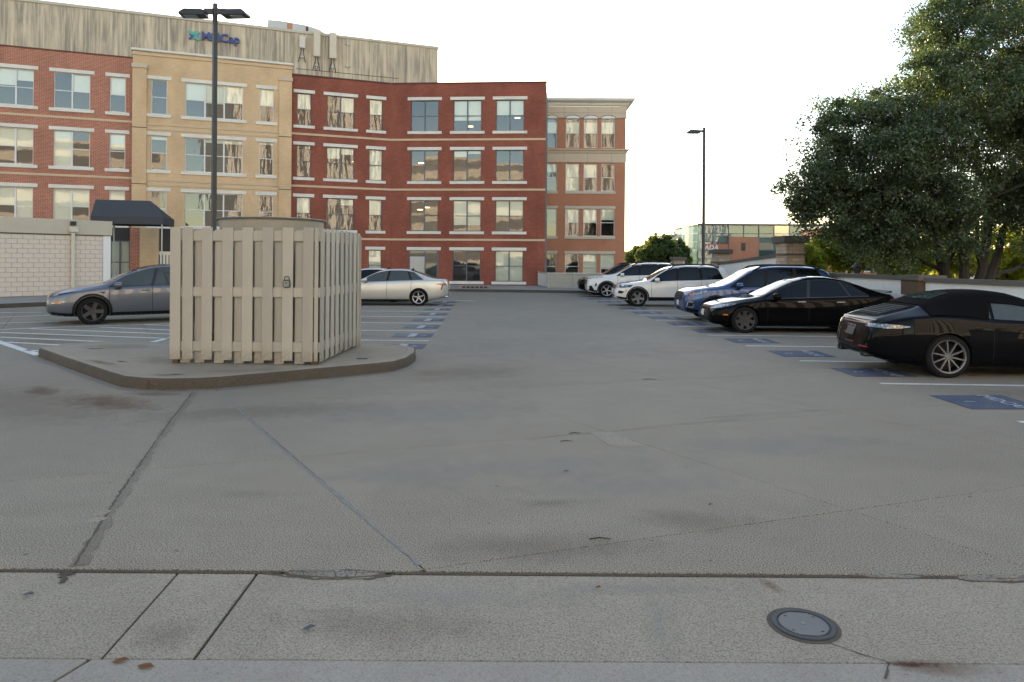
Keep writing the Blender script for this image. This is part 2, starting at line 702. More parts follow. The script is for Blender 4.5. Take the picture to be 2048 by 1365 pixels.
def ribbon(pts, w, z, jag=0., step=.12):
    "a flat strip along a polyline, its edges a little uneven"
    mb = MB()
    dense = []
    for a, b in zip(pts, pts[1:]):
        a, b = Vector(a[:2]), Vector(b[:2])
        n = max(1, int((b - a).length / step))
        dense += [a.lerp(b, i / n) for i in range(n)]
    dense.append(Vector(pts[-1][:2]))
    L, R_ = [], []
    for i, p in enumerate(dense):
        t = (dense[min(i + 1, len(dense) - 1)] - dense[max(i - 1, 0)]).normalized()
        nn = Vector((-t.y, t.x))
        o = random.uniform(-jag, jag)
        wa = w / 2 * (1 + random.uniform(-1, 1) * (.6 if jag else 0))
        L.append((*(p + nn * (wa + o)), z))
        R_.append((*(p + nn * (-wa + o)), z))
    n = len(dense)
    mb.add(R_ + L, [(i, i + 1, n + i + 1, n + i) for i in range(n - 1)])
    return mb


# the dark patched seam and the pale sealed joint that fan out from the island
ribbon([(-4.27, 9.39), (-3.75, 7.7), (-3.38, 6.56), (-3.0, 5.4), (-2.54, 4.08)], .014, .0035, .006, .04).build('crack_seam', M['dirt'], deck)
ribbon([(-4.25, 9.39), (-3.36, 6.56), (-2.52, 4.08)], .07, .0022, .012, .06).build('seam_smear', M['seam'], deck)
ribbon([(-3.96, 9.47), (-2.1, 6.53), (-.53, 4.12)], .022, .003, .003, .05).build('joint_sealant', M['sealant'], deck)
for pl in ([(2.1, 8.0), (2.7, 8.2), (3.4, 8.38), (4.0, 8.6)], [(.2, 7.02), (.5, 7.2), (.95, 7.36)],
           [(1.1, 7.4), (1.8, 7.72), (2.6, 7.98)], [(1.2, 10.35), (1.5, 10.3)], [(-.6, 9.9), (.4, 10.1), (1.2, 10.4), (2.4, 10.72)], [(2.1, 9.4), (3.1, 8.9), (3.7, 8.45)]):
    ribbon(pl, .006, .003, .006, .04).build('crack', M['dirt'], deck)
MB().prism([(.83, 7.33), (1.05, 7.36), (1.31, 6.82), (.97, 6.8)], 0, .004).build('patch', M['apron'], deck)
MB().prism([(-2.93, 4.98), (-2.83, 4.98), (-2.83, 4.88), (-2.9, 4.86)], 0, .004).build('patch', M['apron'], deck)
MB().prism([(-2.87, 4.83), (-2.77, 4.84), (-2.8, 4.75), (-2.88, 4.76)], 0, .004).build('patch', M['apron'], deck)


def stain(name, mat, x, y, sx, sy, z, rot=0., parent=None):
    c, s = math.cos(rot), math.sin(rot)
    vs = [(-sx, -sy), (sx, -sy), (sx, sy), (-sx, sy)]
    me = MB().quad(*[(a, b, 0) for a, b in vs]).mesh(name, M[mat])
    o = link(name, me, parent)
    o.location = (x, y, z)
    o.rotation_euler.z = rot
    return o


zz = .0012
for (nm, mt, x, y, sx, sy, rt) in [
    ('oil_stain', 'oil', -1.95, 5.35, .35, .12, .1), ('oil_stain', 'oil', 1.15, 5.0, .3, .14, 0), ('oil_stain', 'oil', .35, 5.2, .4, .12, .2), ('oil_stain', 'oil', 7.6, 14.6, 1.2, .5, 0), 
    ('tan_stain', 'tan_stain', 1.3, 4.85, .55, .25, .1), ('tan_stain', 'tan_stain', .2, 4.4, .8, .3, .1),
    ('pale_stain', 'pale', -.8, 5.9, .9, .5, .3), ('pale_stain', 'pale', .5, 6.1, 1.3, .45, .2), ('pale_stain', 'pale', 2.6, 6.9, 1.3, .5, .3), ('pale_stain', 'pale', 1.0, 5.6, 1.2, .3, .2),
    ('tan_stain', 'tan_stain', -6.0, 8.6, 2.2, 1.0, -.6), ('rust_stain', 'rust', -5.0, 8.7, 1.0, .45, -.5), ('rust_stain', 'rust', -4.7, 9.25, .45, .18, 0), ('rust_stain', 'rust', -6.3, 9.4, .5, .25, -.7),
    ('tan_stain', 'tan_stain', -3.0, 8.2, 1.6, .6, .3), ('tan_stain', 'tan_stain', -.8, 11.2, 1.6, .9, .4), ('pale_stain', 'pale', .6, 14.5, 3.0, 2.2, .2), ('pale_stain', 'pale', 1.5, 20, 3.0, 3.0, 0),
    ('tan_stain', 'tan_stain', 7.2, 9.6, 1.6, .7, 0), ('tan_stain', 'tan_stain', 8, 11.7, 2, .6, 0), ('tan_stain', 'tan_stain', -4.5, 16.4, 2.0, .7, 0),
    ('tan_stain', 'tan_stain', -5.0, 20.8, 2.4, .8, 0), ('tan_stain', 'tan_stain', -9.8, 14.9, 1.6, .5, -.1), ('tan_stain', 'tan_stain', -10.5, 16.0, 1.9, .6, 0), ('pale_stain', 'pale', -1.0, 8.3, 1.7, .8, .3)]:
    zz += .00006
    stain(nm, mt, x, y, sx, sy, zz, rt, deck)

# gum spots and drips, too many to count
mb = MB()
rs_ = random.Random(4)
for _ in range(90):
    y = 4.2 + 14 * rs_.random() ** 1.6
    x = rs_.uniform(-.72, .72) * y
    r = rs_.uniform(.004, .014)
    k0 = rs_.uniform(0, 6)
    if -8.7 < x < -1.6 and 9.4 < y < 13.9:
        continue
    mb.add([(x + r * (1.6 if i % 3 == 0 else 1) * math.cos(k0 + i * .785), y + r * rs_.uniform(.6, 1.1) * math.sin(k0 + i * .785), .0021) for i in range(8)], [tuple(range(8))])
mb.build('gum_spots', M['seam_dark'], deck)['kind'] = 'stuff'
for _ in range(16):
    y = rs_.uniform(4.4, 12)
    x = rs_.uniform(-.6, .6) * y
    if -8.7 < x < -1.2 and y > 9.0:
        continue
    a = rs_.uniform(-.4, .6)
    pts = [(x, y)]
    for k in range(rs_.randint(3, 6)):
        a += rs_.uniform(-.5, .5)
        x += .16 * math.cos(a)
        y += .16 * math.sin(a)
        pts.append((x, y))
    ribbon(pts, .0035, .0026, .003, .03).build('crack', M['seam_dark'], deck)
# parking lines
DZ = .0062


def stripe(a, b, w=.10):
    a, b = Vector(a[:2]), Vector(b[:2])
    t = (b - a).normalized()
    n = Vector((-t.y, t.x)) * w / 2
    MB().prism([a - n, b - n, b + n, a + n], DZ - .002, DZ).build('parking_stripe', M['stripe_paint'], deck)


RS = [(5.77, 7.95), (5.5, 10.42), (5.26, 12.75), (5.02, 14.98), (4.8, 17.11), (4.6, 19.31), (4.4, 21.32), (4.26, 23.41), (4.11, 25.52), (3.95, 27.65), (3.8, 29.8), (3.65, 31.95), (3.5, 34.1), (3.35, 36.2)]
for x, y in RS:
    stripe((x, y), (x + 4.9, y - .22), .095)
LS = [(-1.75, 13.42), (-1.83, 15.51), (-1.9, 17.65), (-1.96, 19.75), (-2.06, 21.97), (-2.18, 24.2), (-2.26, 26.46), (-2.34, 28.6), (-2.42, 30.8)]
for i, (x, y) in enumerate(LS[1:]):
    stripe((x, y), (x - 5.1, y + .12), .095)
stripe((-2.42, 30.8), (-1.6, 30.7), .2)
# hatched bay on the left
for a, b in [((0, 626), (84, 625)), ((0, 635), (100, 631)), ((0, 647), (120, 644)), ((0, 660), (84, 656)), ((84, 656), (343, 648)), ((60, 658), (343, 669)), ((0, 665.6), (343, 678)), ((0, 675), (288, 688)), ((15, 685), (138, 692)), ((50, 701), (80, 703)),
             ((200, 655), (343, 661)), ((290, 650), (343, 652))]:
    stripe(G(*a), G(*b), .10)
stripe(G(-40, 672), G(78, 711), .16)
stripe(G(284, 690), G(350, 674), .14)


def marking(x0, x1, y0, y1, flip, num):
    o = MB().prism([(x0, y0), (x1, y0 + .02), (x1, y1), (x0, y1 - .02)], DZ - .002, DZ + .001).build('stall_marking', M['marking_paint'], deck)
    cx, cy = (x0 + x1) / 2, (y0 + y1) / 2
    ang = rad(-90) if not flip else rad(90)
    sg = 1 if not flip else -1
    if flip:
        q = MB().prism([(x0 + .0, y0 + .02), (x0 + .38, y0 + .02), (x0 + .46, y1 - .02), (x0 + .04, y1 - .03)], DZ, DZ + .002).build('worn_panel', M['marking_light'], o)
        q = MB().prism([(x0 + .36, y0 + .1), (x0 + .52, y0 + .1), (x0 + .54, y1 - .1), (x0 + .38, y1 - .1)], DZ, DZ + .0032).build('emblem_panel', M['letter_paint'], o)
    for txt, size, off in (('MIDCAP', .235, .20 * sg if not flip else -.02), (str(num), .20, -.24 * sg)):
        me = text_mesh(txt, size, 0, .004)
        me.materials.append(M['letter_paint'])
        t = link('lettering', me, o)
        t.location = (cx + off + (0 if not flip else 0), cy, DZ + .0045)
        t.rotation_euler.z = ang
    return o


for i, (x, y) in enumerate(RS[:-1]):
    x2, y2 = RS[i + 1]
    mx, my = (x + x2) / 2, (y + y2) / 2
    marking(mx + .05, mx + 1.05, my - .55, my + .35, False, i + 1)
for i, (x, y) in enumerate(LS[:-1]):
    x2, y2 = LS[i + 1]
    mx, my = (x + x2) / 2, (y + y2) / 2
    marking(mx - .92, mx + .0, my - .42, my + .42, True, i + 14)

# ------------------------------------------------------------------ apron in the foreground
apron = struct('apron')
MB().box(-30, 30, -12, 4.045, -.055, -.018).build('joint_bed', M['joint'], apron)
for poly in ([(-30, 3.145), (-1.84, 3.145), (-1.905, 4.0), (-30, 4.0)], [(-1.828, 3.145), (-1.428, 3.145), (-1.455, 4.0), (-1.893, 4.0)],
             [(-1.412, 3.145), (9, 3.165), (9, 4.0), (-1.28, 4.0), (-1.439, 4.0)], [(9.012, 3.165), (30, 3.165), (30, 4.0), (9.012, 4.0)]):
    MB().prism(poly, -.03, -.002).build('slab', M['apron'], apron, bevel=.005)
for poly in ([(-30, -12), (-1.96, -12), (-1.96, 2.9), (-1.885, 3.132), (-30, 3.132)], [(-1.945, -12), (30, -12), (30, 3.15), (8, 3.152), (-1.865, 3.132), (-1.945, 2.9)]):
    MB().prism(poly, -.03, .004).build('slab', M['gutter'], apron, bevel=.006)
# nosing between apron and deck, broken in places
for a, b in ((-30, -1.32), (-.66, 2.05), (2.35, 2.62), (3.3, 30)):
    MB().prism([(a, 4.008), (b, 4.008), (b, 4.036), (a, 4.036)], -.03, -.001).build('nosing', M['kerb'], apron, bevel=.003)


def rubble(cx, cy, sx, sy, n, seed):
    "broken chunks of paving lying in a pot-hole"
    rr = random.Random(seed)
    MB().prism([(cx + sx * math.cos(a) * rr.uniform(.85, 1.05), cy + sy * math.sin(a) * rr.uniform(.7, 1.1)) for a in np.linspace(0, 6.28, 15)[:-1]], -.004, .0015).build('pothole_bed', M['dirt'], apron)
    pts = [(cx + rr.uniform(-.8, .8) * sx, cy + rr.uniform(-.75, .75) * sy) for _ in range(n)]
    ln = []
    for i in range(n):
        a = rr.uniform(-.5, .5) + (1.57 if i % 2 else 0)
        ln.append((pts[i], (math.cos(a), math.sin(a))))
    poly = [(cx + sx * .93 * math.cos(a) * rr.uniform(.82, 1.), cy + sy * .9 * math.sin(a) * rr.uniform(.75, 1.)) for a in np.linspace(0, 6.28, 13)[:-1]]
    for q in cut_slabs(poly, ln, .003, .0003):
        h = rr.uniform(.002, .008)
        MB().prism([tuple(v) for v in q], .001, h).build('paving_chunk', M['broken'], apron)


rubble(-.99, 4.005, .31, .058, 9, 3)
rubble(2.2, 4.02, .2, .035, 4, 5)
rubble(2.78, 4.0, .28, .05, 5, 8)
ribbon([(-1.4, 4.0), (-1.28, 3.97), (-1.1, 3.94), (-.8, 3.945), (-.66, 4.0)], .014, .001, .008, .03).build('crack', M['dirt'], apron)
ribbon([(1.5, 3.32), (1.62, 3.22), (1.72, 3.15)], .006, .0012, .004, .03).build('crack', M['dirt'], apron)
ribbon([(1.62, 3.02), (1.66, 3.08), (1.7, 3.13)], .008, .0062, .005, .03).build('crack', M['dirt'], apron)
ribbon([(-2.53, 4.0), (-2.5, 3.92), (-2.49, 3.86)], .05, .0015, .02, .02).build('tar_smear', M['kerb'], apron)
for (nm, mt, x, y, sx, sy, z, rt) in [('rust_stain', 'rust', 1.92, 3.11, .26, .09, .0065, 0), ('rust_stain', 'rust_dark', 1.8, 3.13, .13, .03, .0072, 0), ('rust_stain', 'rust', 1.45, 3.9, .05, .12, .0012, .3),
                                      ('pale_stain', 'pale', -.3, 3.75, .8, .18, .0013, 0), ('pale_stain', 'pale', .75, 3.5, .12, .4, .0014, -.15), ('tan_stain', 'tan_stain', -.6, 3.45, .7, .25, .0015, 0), ('pale_stain', 'pale', .7, 3.85, .6, .1, .0016, 0),
                                      ('tan_stain', 'tan_stain', -1.62, 3.35, .2, .2, .0017, 0)]:
    stain(nm, mt, x, y, sx, sy, z, rt, apron)

# manhole cover
mh = thing('manhole_cover', 'round grey iron manhole cover with ribbed lid set in the foreground apron', 'manhole cover', (1.46, 3.475, 0))
MB().lathe([(.165, -.01), (.172, .001), (.160, .0022), (.15, .001)], 48).build('dirt_ring', M['dirt'], mh, smooth=True)
MB().lathe([(.150, -.01), (.150, .005), (.146, .008), (.128, .008), (.125, .005), (.125, -.01)], 48).build('frame', M['iron'], mh, smooth=30)
lid = MB().lathe([(.122, -.01), (.122, .004), (.0001, .004)], 48).build('lid', M['iron'], mh)
rb = MB()
for k in range(-12, 13):
    y = k * .0094
    hw = math.sqrt(max(0, .114 ** 2 - y * y))
    if hw > .02:
        rb.box(-hw, hw, y - .0028, y + .0028, .004, .0075)
rib = rb.build('rib_pattern', M['fin_grey'], lid)
rib['kind'] = 'stuff'
rib.rotation_euler.z = rad(-8)
lid.children[0]
MB().lathe([(.012, .004), (.011, .0095), (.0001, .0095)], 16).build('boss', M['rim_grey'], lid)
for a in (40, 130, 220, 310):
    MB().box(-.008, .008, -.004, .004, .006, .0082).build('pick_hole', M['joint'], lid).location = (.097 * math.cos(rad(a)), .097 * math.sin(rad(a)), 0)

# ------------------------------------------------------------------ raised island with kerb
isl = struct('island')
IP = [(-8.53, 12.62), (-7.3, 11.45), (-5.75, 10.02), (-5.39, 9.71), (-5.05, 9.57), (-4.7, 9.52), (-4.3, 9.58), (-4.03, 9.69), (-3.0, 10.44), (-2.1, 11.1), (-1.88, 11.32), (-1.74, 11.75), (-1.70, 12.45), (-1.78, 13.05), (-2.05, 13.45), (-2.5, 13.6), (-8.2, 13.75), (-8.5, 13.3)]


def inset(poly, d):
    q = [Vector(p) for p in poly]
    ar = sum(q[i].cross(q[(i + 1) % len(q)]) for i in range(len(q)))
    if ar < 0:
        q.reverse()
    r = []
    n = len(q)
    for i in range(n):
        e1, e2 = (q[i] - q[i - 1]).normalized(), (q[(i + 1) % n] - q[i]).normalized()
        n1, n2 = Vector((-e1.y, e1.x)), Vector((-e2.y, e2.x))
        r.append(q[i] + (n1 + n2) * (d / (1 + n1.dot(n2))))
    return [tuple(v) for v in q], [tuple(v) for v in r]


KH = .155
o_, i_ = inset(IP, .16)
o2, i2 = inset(IP, .02)
o3, m3 = inset(IP, .155)
n = len(o_)
mb = MB()
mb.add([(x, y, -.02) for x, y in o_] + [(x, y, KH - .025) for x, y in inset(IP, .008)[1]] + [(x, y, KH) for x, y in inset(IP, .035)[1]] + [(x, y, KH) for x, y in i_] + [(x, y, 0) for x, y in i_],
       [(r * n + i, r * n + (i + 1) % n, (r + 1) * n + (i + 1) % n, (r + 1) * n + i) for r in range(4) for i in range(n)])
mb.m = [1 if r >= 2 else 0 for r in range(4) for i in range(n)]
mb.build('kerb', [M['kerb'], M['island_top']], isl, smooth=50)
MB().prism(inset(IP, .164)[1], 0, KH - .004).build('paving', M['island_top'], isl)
pr = [p + (0.,) for p in o_]
ribbon([(-8.6, 12.55), (-7.3, 11.37), (-5.42, 9.63), (-5.05, 9.5), (-4.7, 9.45), (-4.0, 9.62), (-3.0, 10.37), (-1.82, 11.25), (-1.66, 11.75), (-1.63, 12.4)], .055, .0052, .012, .1).build('mortar_bead', M['sealant'], isl)
for (nm, mt, x, y, sx, sy, rt) in [('rust_stain', 'rust', -6.4, 10.95, .55, .10, -.6), ('rust_stain', 'rust_dark', -6.15, 11.05, .16, .05, -.4), ('rust_stain', 'rust_dark', -4.72, 9.88, .13, .045, 0), ('rust_stain', 'rust', -4.85, 9.82, .25, .09, 0),
                                   ('rust_stain', 'rust_dark', -7.5, 12.6, .2, .06, 0), ('tan_stain', 'tan_stain', -5.6, 11.2, .9, .5, -.5), ('oil_stain', 'oil', -3.9, 10.25, .9, .18, .3), ('tan_stain', 'tan_stain', -7.2, 12.9, .9, .5, 0)]:
    zz += .00005
    stain(nm, mt, x, y, sx, sy, KH + zz + .001, rt, isl)
# rust run down the kerb face
rr = MB()
for (xa, ya, xb, yb) in ((-5.0, 9.553, -4.88, 9.535),):
    rr.quad((xa, ya - .012, .005), (xb, yb - .012, .005), (xb, yb - .006, KH - .02), (xa, ya - .006, KH - .02))
rr.build('rust_run', M['rust'], isl)
MB().box(-2.55, -2.38, 11.55, 11.62, KH - .003, KH + .004).build('drain_slot', M['joint'], isl)

# ------------------------------------------------------------------ fence round the cooling unit
fz = KH - .004
fence = thing('slatted_fence', 'beige painted board-on-board timber fence enclosing a unit on the kerbed island', 'fence', (-5.33, 10.92, fz), rad(-2.2))
FW, FD, FH = 2.36, 2.42, 2.13
bme = {}


def board(x, y, z0, z1, along, w=.158):
    key = (round(z1 - z0, 3), w)
    if key not in bme:
        bme[key] = MB().box(-w / 2, w / 2, -.009, .009, 0, z1 - z0).mesh('board', M['board_paint'], bevel=.003)
    o = link('board', bme[key], fence)
    o.location = (x, y, z0)
    o.rotation_euler = (random.uniform(-.004, .004), random.uniform(-.004, .004), (0 if along == 'x' else rad(90)) + random.uniform(-.012, .012))
    return o


rail_z = [(.26, .36), (1.06, 1.18), (1.93, 2.11)]
for z0, z1 in ((.2, .355), (1.05, 1.20), (1.92, 2.075)):
    for (xa, xb, ya, yb) in ((0, FW, .012, .05), (0, FW, FD - .05, FD - .012), (FW - .05, FW - .012, .055, FD - .055), (.012, .05, .055, FD - .055)):
        MB().box(xa, xb, ya, yb, z0, z1).build('rail', M['board_paint'], fence, bevel=.003)
for x, y in ((.06, .1), (FW - .1, .1), (.06, FD - .1), (FW - .1, FD - .1), (FW / 2, FD - .1)):
    MB().box(x - .045, x + .045, y - .045, y + .045, -.0, 2.0).build('post', M['brown_wood'], fence)
xs_f = [.083, .283, .585] + [.585 + .318 * k for k in range(1, 6)]
for x in xs_f:
    board(x, 0, .06 + random.uniform(-.012, .012), 2.13 + random.uniform(-.004, .004), 'x', .165)
for i in range(1, len(xs_f)):
    m_ = (xs_f[i] + xs_f[i - 1]) / 2 + (.0 if i > 1 else .02)
    board(m_ + .012, .062, .005 + random.uniform(-.004, .01), 2.095, 'x', .158)
board(FW - .055, .0, .06, 2.13, 'x', .06)
for k in range(9):
    y = .12 + k * .275
    board(FW + .0, y, .06 + random.uniform(-.02, .02), 2.13 + random.uniform(-.01, .006), 'y', .165)
    if k < 8:
        board(FW - .062, y + .1375, .02, 2.09, 'y', .158)
    board(0, y, .06, 2.13, 'y', .165)
for k in range(8):
    board(.15 + .29 * k, FD, .06, 2.13, 'x', .165)
    board(.295 + .29 * k, FD - .062, .02, 2.09, 'x', .158)

lb = thing('key_lockbox', 'small black and grey key lockbox hung on the beige fence', 'lockbox', (-3.478, 10.845, fz + 1.2), rad(-2.2))
MB().box(-.055, .055, -.05, -.002, 0, .125).build('case', M['lockbox'], lb, bevel=.015)
MB().box(-.038, .038, -.0535, -.0505, .012, .10).build('face_plate', M['lockbox_face'], lb, bevel=.002)
MB().box(-.022, .022, -.057, -.054, .062, .088).build('window', M['lockbox'], lb)
MB().tube([(-.035, -.02, .12), (-.035, -.02, .16), (-.02, -.02, .175), (.02, -.02, .175), (.035, -.02, .16), (.035, -.02, .12)], .007, 8).build('shackle', M['lockbox'], lb, smooth=True)
for r in range(2):
    for c_ in range(4):
        MB().box(-.03 + c_ * .017, -.019 + c_ * .017, -.0565, -.054, .02 + r * .018, .032 + r * .018).build('button', M['lockbox'], lb)

fan = thing('cooling_unit', 'round cream metal cooling fan housing rising above the beige fence', 'cooling unit', (-4.15, 12.12, fz))
MB().lathe([(.80, 0), (.80, 1.9), (.84, 2.06), (.86, 2.25), (.86, 2.30)], 56).build('housing', M['fan_metal'], fan, smooth=30)
MB().lathe([(.86, 2.29), (.90, 2.29), (.905, 2.315), (.88, 2.325), (.80, 2.325), (.78, 2.29), (.78, 1.95), (.001, 1.95)], 56).build('rim', M['fan_lip'], fan, smooth=30)
for k in range(6):
    a = k * math.pi / 3
    MB().add([(.08, -.05, 2.08), (.72, -.12, 2.06), (.72, .12, 2.14), (.08, .05, 2.14)], [(0, 1, 2, 3)]).build('fan_blade', M['fan_metal'], fan).rotation_euler.z = a
MB().box(-.86, -.74, -.1, .1, 2.13, 2.3).build('bracket', M['fan_metal'], fan)


# ------------------------------------------------------------------ lamp posts
def lamp_head(name, root, loc, rz, ln=.62):
    mb = MB()
    # shoebox head, local +x points away from the pole
    prof = [(0, .0), (.02, .12), (.10, .15), (ln - .12, .15), (ln - .01, .06), (ln, .0)]
    w = .17
    n = len(prof)
    vs = [(x, -w * (.8 if z > .1 else 1), z) for x, z in prof] + [(x, w * (.8 if z > .1 else 1), z) for x, z in prof]
    mb.add(vs, [(i, i + 1, n + i + 1, n + i)[::-1] for i in range(n - 1)] + [tuple(range(n)), tuple(range(n, 2 * n))[::-1], (0, n, 2 * n - 1, n - 1)])
    h = mb.build('lamp_head', M['pole_paint'], root, bevel=.008, fixn=True)
    h.location = loc
    h.rotation_euler = (0, rad(0), rz)
    MB().box(.22, ln - .10, -w * .7, w * .7, -.012, -.002).build('lens', M['lamp_lens'], h)
    return h


p1 = thing('lamp_post', 'tall dark lamp post with two heads rising behind the beige fence', 'lamp post', (-7.25, 17, 0))
MB().lathe([(.26, 0), (.26, .55), (.24, .58), (.0, .58)], 24).build('plinth', M['kerb'], p1, smooth=30)
MB().tube([(0, 0, .58), (0, 0, 7.98)], [.075, .062], 4).build('pole', M['pole_paint'], p1)
MB().box(-.14, .14, -.14, .14, .58, .61).build('base_plate', M['pole_paint'], p1)
for sg in (-1, 1):
    MB().box(min(.05 * sg, .27 * sg), max(.05 * sg, .27 * sg), -.03, .03, 7.72, 7.86).build('arm', M['pole_paint'], p1)
lamp_head('h', p1, (-.2, 0, 7.66), rad(184))
lamp_head('h', p1, (.2, 0, 7.66), rad(-4))
p2 = thing('lamp_post', 'slim dark lamp post with a single head behind the white cars', 'lamp post', (9.02, 33, 0))
MB().tube([(0, 0, .5), (0, 0, 8.12)], [.085, .07], 4).build('pole', M['pole_paint'], p2)
MB().lathe([(.26, 0), (.26, .5), (.0, .5)], 24).build('plinth', M['kerb'], p2, smooth=30)
MB().box(-.3, -.05, -.03, .03, 7.9, 8.0).build('arm', M['pole_paint'], p2)
lamp_head('h', p2, (-.22, 0, 7.84), rad(184), .6)


# ------------------------------------------------------------------ brick buildings
def along(p0, ang, px):
    "distance along a facade line where a photo column meets it"
    k = (px - 1024) / F
    dx, dy = math.cos(ang), math.sin(ang)
    return (k * p0[1] - p0[0]) / (dx - k * dy)


def wall_mesh(x0, x1, z0, z1, ops, reveal=.16):
    xs = sorted({x0, x1, *[o[0] for o in ops], *[o[1] for o in ops]})
    zs = sorted({z0, z1, *[o[2] for o in ops], *[o[3] for o in ops]})
    mb = MB()
    for a, b in zip(xs, xs[1:]):
        for c, d in zip(zs, zs[1:]):
            mx, mz = (a + b) / 2, (c + d) / 2
            if not any(o[0] < mx < o[1] and o[2] < mz < o[3] for o in ops):
                mb.quad((a, 0, c), (b, 0, c), (b, 0, d), (a, 0, d))
    for a, b, c, d in ops:
        mb.quad((a, 0, c), (a, 0, d), (a, reveal, d), (a, reveal, c))
        mb.quad((b, 0, d), (b, 0, c), (b, reveal, c), (b, reveal, d))
        mb.quad((a, 0, d), (b, 0, d), (b, reveal, d), (a, reveal, d))
        mb.quad((b, 0, c), (a, 0, c), (a, reveal, c), (b, reveal, c))
    return mb


WR = random.Random(11)


def window(root, mt, x0, x1, z0, z1, cols, frame, glass='pane', blinds=None, splits=None, rail=True):
    "sash window: frame with mullions and meeting rails, a pane in every sash, roller blinds behind"
    fw, y0, y1 = .045, .085, .15
    mb = MB()
    mb.box(x0, x0 + fw, y0, y1, z0, z1).box(x1 - fw, x1, y0, y1, z0, z1)
    mb.box(x0 + fw, x1 - fw, y0, y1, z0, z0 + fw).box(x0 + fw, x1 - fw, y0, y1, z1 - fw, z1)
    zm = (z0 + z1) / 2
    cx = splits or [x0 + (x1 - x0) * k / cols for k in range(1, cols)]
    ed = [x0 + fw] + [v for c in cx for v in (c - .04, c + .04)] + [x1 - fw]
    for c in cx:
        mb.box(c - .04, c + .04, y0 - .01, y1, z0 + fw, z1 - fw)
    for a, b in zip(ed[::2], ed[1::2]):
        if rail:
            mb.box(a, b, y0 + .01, y1 - .01, zm - .022, zm + .022)
    w = mb.build('window', M[frame], root, mat=mt)
    for i, (a, b) in enumerate(zip(ed[::2], ed[1::2])):
        cells = [(zm + .022, z1 - fw), (z0 + fw, zm - .022)] if rail else [(z0 + fw, z1 - fw)]
        for c, d in cells:
            p = MB().quad(((a - b) / 2, 0, (c - d) / 2), ((b - a) / 2, 0, (c - d) / 2), ((b - a) / 2, 0, (d - c) / 2), ((a - b) / 2, 0, (d - c) / 2)).build('pane', M[glass], w)
            p.location = ((a + b) / 2, .12, (c + d) / 2)
            p.rotation_euler = (WR.uniform(-.006, .006), 0, WR.uniform(-.008, .008))
        h = blinds[i] if blinds else WR.choice([0, 0, .3, .5, .5, .52, .75, 1.])
        if h > 0:
            zt = z1 - .02
            zb = zt - (z1 - z0 - .04) * h
            MB().box(a - .03, b + .03, .19, .197, zb, zt).build('blind', M['blind'], w)
    return w


ROWS = [(10.28, 12.32), (6.98, 9.02), (3.68, 5.72), (.40, 2.42)]


def facade(root, mt, x0, x1, top, wallmat, frame, cols, rows=ROWS, lint=.21, over=.22, belt=None, skip=(), z0=.1, trim='precast', depth=12., blinds={}):
    ops = [(c[0], c[1], a, b) for i, (a, b) in enumerate(rows) for j, c in enumerate(cols) if (i, j) not in skip]
    wall_mesh(x0, x1, z0, top, ops).build('wall', M[wallmat], root, mat=mt)
    for i, (a, b) in enumerate(rows):
        for j, c in enumerate(cols):
            if (i, j) in skip:
                continue
            window(root, mt, c[0], c[1], a, b, c[2], frame, blinds=blinds.get((i, j)))
            if lint:
                MB().box(c[0] - over, c[1] + over, -.05, .06, b + .004, b + lint).build('lintel', M[trim], root, mat=mt, bevel=.008)
                MB().box(c[0] - over, c[1] + over, -.08, .06, a - .19, a - .004).build('sill', M[trim], root, mat=mt, bevel=.008)
    # rooms behind the glass
    mb = MB()
    mb.quad((x0, 2.6, z0), (x1, 2.6, z0), (x1, 2.6, top), (x0, 2.6, top))
    mb.quad((x0, .17, z0), (x0, 2.6, z0), (x0, 2.6, top), (x0, .17, top))
    mb.quad((x1, .17, z0), (x1, 2.6, z0), (x1, 2.6, top), (x1, .17, top))
    mb.build('room_walls', M['inside_wall'], root, mat=mt)
    mb = MB()
    for a, b in rows:
        mb.box(x0 + .01, x1 - .01, .2, 2.58, b + .12, b + .35)
    mb.build('room_ceilings', M['inside_floor'], root, mat=mt)
    mb = MB()
    mb.quad((x0, .17, top - .3), (x1, .17, top - .3), (x1, depth, top - .3), (x0, depth, top - .3))
    mb.quad((x0, 0, z0), (x0, depth, z0), (x0, depth, top - .002), (x0, 0, top - .002)).quad((x1, 0, z0), (x1, depth, z0), (x1, depth, top - .002), (x1, 0, top - .002))
    mb.quad((x0, depth, z0), (x1, depth, z0), (x1, depth, top), (x0, depth, top)).quad((x0, .17, top), (x1, .17, top), (x1, .17, top - .3), (x0, .17, top - .3))
    mb.build('roof', M['roof'], root, mat=mt)
    if belt:
        for z in belt[1]:
            MB().box(x0, x1, -.035, .02, z, z + .13).build('belt_course', M[belt[0]], root, mat=mt)


A1 = rad(20.5)
C0 = (-8.1, 46.41)
D1 = (math.cos(A1), math.sin(A1))


def sec_origin(px):
    s = along(C0, A1, px)
    return (C0[0] + s * D1[0], C0[1] + s * D1[1], 0.), s


ID = Matrix.Identity(4)
